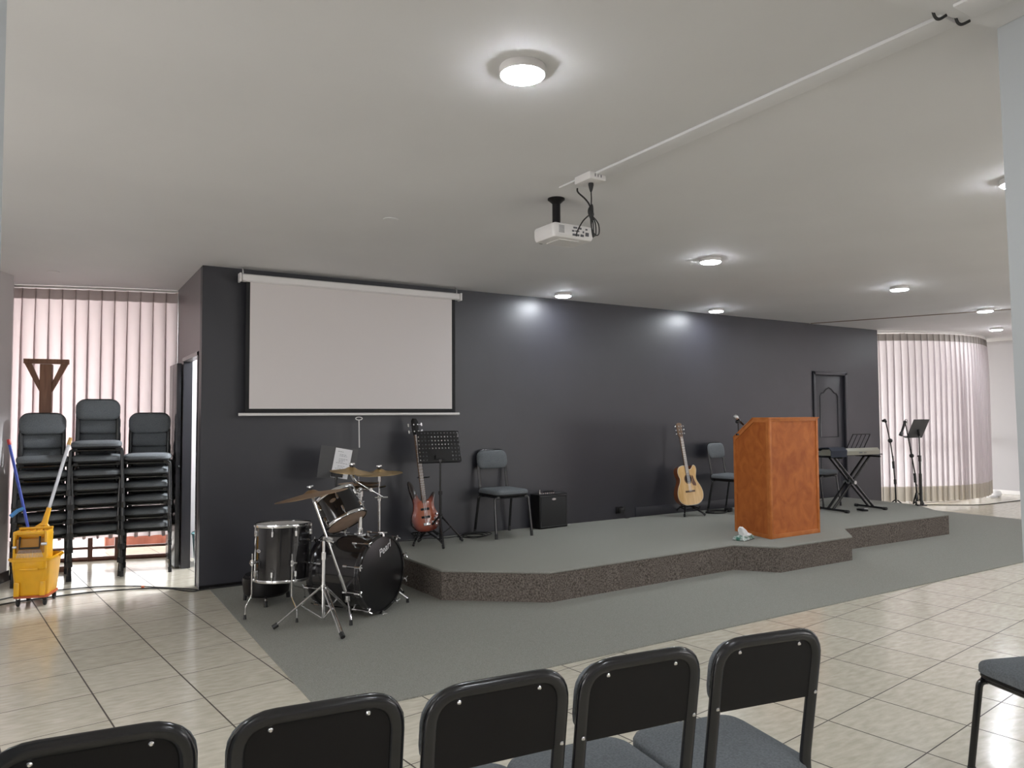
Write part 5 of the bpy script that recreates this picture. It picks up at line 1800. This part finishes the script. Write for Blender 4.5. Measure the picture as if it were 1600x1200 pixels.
mD = Matrix((hx, nx_ * math.cos(R(27)) - Vector((0, 0, 1)) * math.sin(R(27)), ux)).transposed().to_4x4()
mD.translation = Vector((-0.02, 0, 1.0))
w = MB()
w.box(-0.15, 0.13, -0.0015, 0.0015, -0.12, 0.15, mD)
w.box(-0.17, 0.13, -0.05, 0.0, -0.124, -0.12, mD)
w.build('desk', M['sheet_dark'], t)
w = MB()
w.cyl((-0.0, 0, 0.92), (-0.02, -0.005, 1.0), 0.016, 8)
w.build('desk_bracket', M['black_metal'], t)

# ------------------------------------------------------------------ cables and sockets
def cable(name, pts, r, label, cat='cable', group=None, m=None):
    o = MB().tube(catmull(pts, 6, False), r, 7).build(name, m or M['rubber'])
    return tag(o, label, cat, group)
cable('floor_cable', [(-0.95, 6.55, 0.006), (-0.55, 6.85, 0.006), (-0.34, 7.05, 0.006), (-0.1, 7.12, 0.006), (0.32, 7.14, 0.006), (0.67, 7.05, 0.006), (0.85, 6.93, 0.006), (1.0, 6.72, 0.006), (1.2, 6.70, 0.014), (2.5, 6.72, 0.014)], 0.0055, 'front one of two black cables crossing the tiles below the chair stacks')
cable('floor_cable', [(-0.95, 6.9, 0.006), (-0.6, 7.05, 0.006), (-0.35, 7.25, 0.006), (-0.09, 7.38, 0.006), (0.32, 7.35, 0.006), (0.6, 7.2, 0.006), (0.75, 7.06, 0.006), (0.93, 6.89, 0.006), (1.05, 6.745, 0.006)], 0.005, 'rear one of two black cables crossing the tiles below the chair stacks')
t_ = MB().lathe([(0.011, -0.01), (0.011, 0.01)], 10, frame((0.665, 7.10, 0.009), (1, -0.4, 0))).build('cable_tape', M['orange'])
tag(t_, 'small orange tape wrap joining the floor cables', 'tape')
cable('floor_cable', [(11.3, 7.0, 0.005), (11.9, 6.55, 0.005), (12.5, 6.15, 0.005), (13.2, 6.1, 0.005), (13.8, 6.05, 0.005), (14.5, 5.8, 0.005)], 0.006, 'dark cable along the tiles below the bowed curtain')
# coils beside the chair behind the music stand
pts = []
for k in range(34):
    a = k * 0.62
    pts.append((3.58 + (0.13 + 0.02 * math.sin(k * 1.7)) * math.cos(a) + 0.002 * k, 6.58 + 0.11 * math.sin(a + 0.3 * math.sin(k)), S + 0.005 + 0.006 * ((k // 10) % 4)))
pts += [(3.35, 6.62, S + 0.006), (3.15, 6.70, S + 0.006), (3.0, 6.68, S + 0.006), (2.8, 6.72, S + 0.006)]
cable('cable_coil', pts, 0.004, 'tangled black cable coil on the stage beneath the chair by the music stand', 'cable')
pts = []
for k in range(26):
    a = k * 0.66
    pts.append((6.98 + (0.15 + 0.01 * math.sin(k * 2.1)) * math.cos(a), 6.50 + 0.10 * math.sin(a), S + 0.006 + 0.007 * (k // 9)))
cable('cable_coil', pts, 0.006, 'flat black cable coil on the stage right of the acoustic guitar', 'cable')
pa = thing('power_adapter', 'black power adapter lying by the chair leg near the lectern', 'power adapter', (7.17, 6.48, S), R(20))
MB().box(-0.05, 0.05, -0.035, 0.035, 0.0, 0.05).build('adapter_body', M['black_plastic'], pa, bevel=0.008)
MB().box(0.0, 0.09, -0.02, 0.02, 0.0, 0.025, Matrix.Rotation(R(40), 4, 'Z') @ Matrix.Translation((0.03, 0.0, 0))).build('plug', M['rubber'], pa, bevel=0.004)
t = thing('wall_socket', 'black wall socket with plugs low on the back wall', 'wall socket', (5.66, YW, 0.345))
MB().box(-0.06, 0.06, -0.012, 0.0, -0.04, 0.04).build('socket_plate', M['black_plastic'], t, bevel=0.004)
w = MB()
w.box(-0.03, 0.02, -0.06, -0.01, -0.03, 0.02)
w.box(0.01, 0.05, -0.045, -0.01, -0.015, 0.035)
w.build('plug', M['rubber'], t, bevel=0.006)
w = MB()
w.tube(catmull([(0.0, -0.055, -0.02), (0.02, -0.07, -0.06), (0.03, -0.06, -0.090), (0.10, -0.05, -0.094)], 5, False), 0.004, 6)
w.build('cable', M['rubber'], t)
cable('floor_cable', [(7.9, 6.45, S + 0.006), (8.15, 6.55, S + 0.006), (8.45, 6.68, S + 0.006), (8.7, 6.6, S + 0.006), (8.95, 6.5, S + 0.006), (9.3, 6.65, S + 0.006)], 0.005, 'thin dark cable on the stage behind the keyboard')
pd = thing('sustain_pedal', 'small black foot pedal on the stage under the keyboard', 'foot pedal', (8.62, 5.62, S), R(-30))
MB().box(-0.04, 0.04, -0.07, 0.07, 0.0, 0.02).build('pedal_base', M['black_plastic'], pd, bevel=0.005)
MB().box(-0.025, 0.025, -0.10, 0.03, 0.024, 0.032, Matrix.Rotation(R(-5), 4, 'X')).build('pedal_plate', M['steel'], pd, bevel=0.002)
# white bundle on the floor at the far right
t = thing('white_bundle', 'small white cloth bundle on the tiles at the right curtain end', 'cloth bundle', (14.0, 6.62, 0.0))
w = MB()
w.lathe([(0.05, 0.0), (0.10, 0.02), (0.105, 0.06), (0.08, 0.10), (0.03, 0.115), (0.001, 0.118)], 18)
w.build('bundle', M['tissue'], t)
w = MB()
w.pad(0.24, 0.10, 0.04, [(0.0, 0.0), (0.0, 0.02), (0.02, 0.035)], Matrix.Translation((-0.2, -0.05, 0)))
w.build('loose_fold', M['tissue'], t)
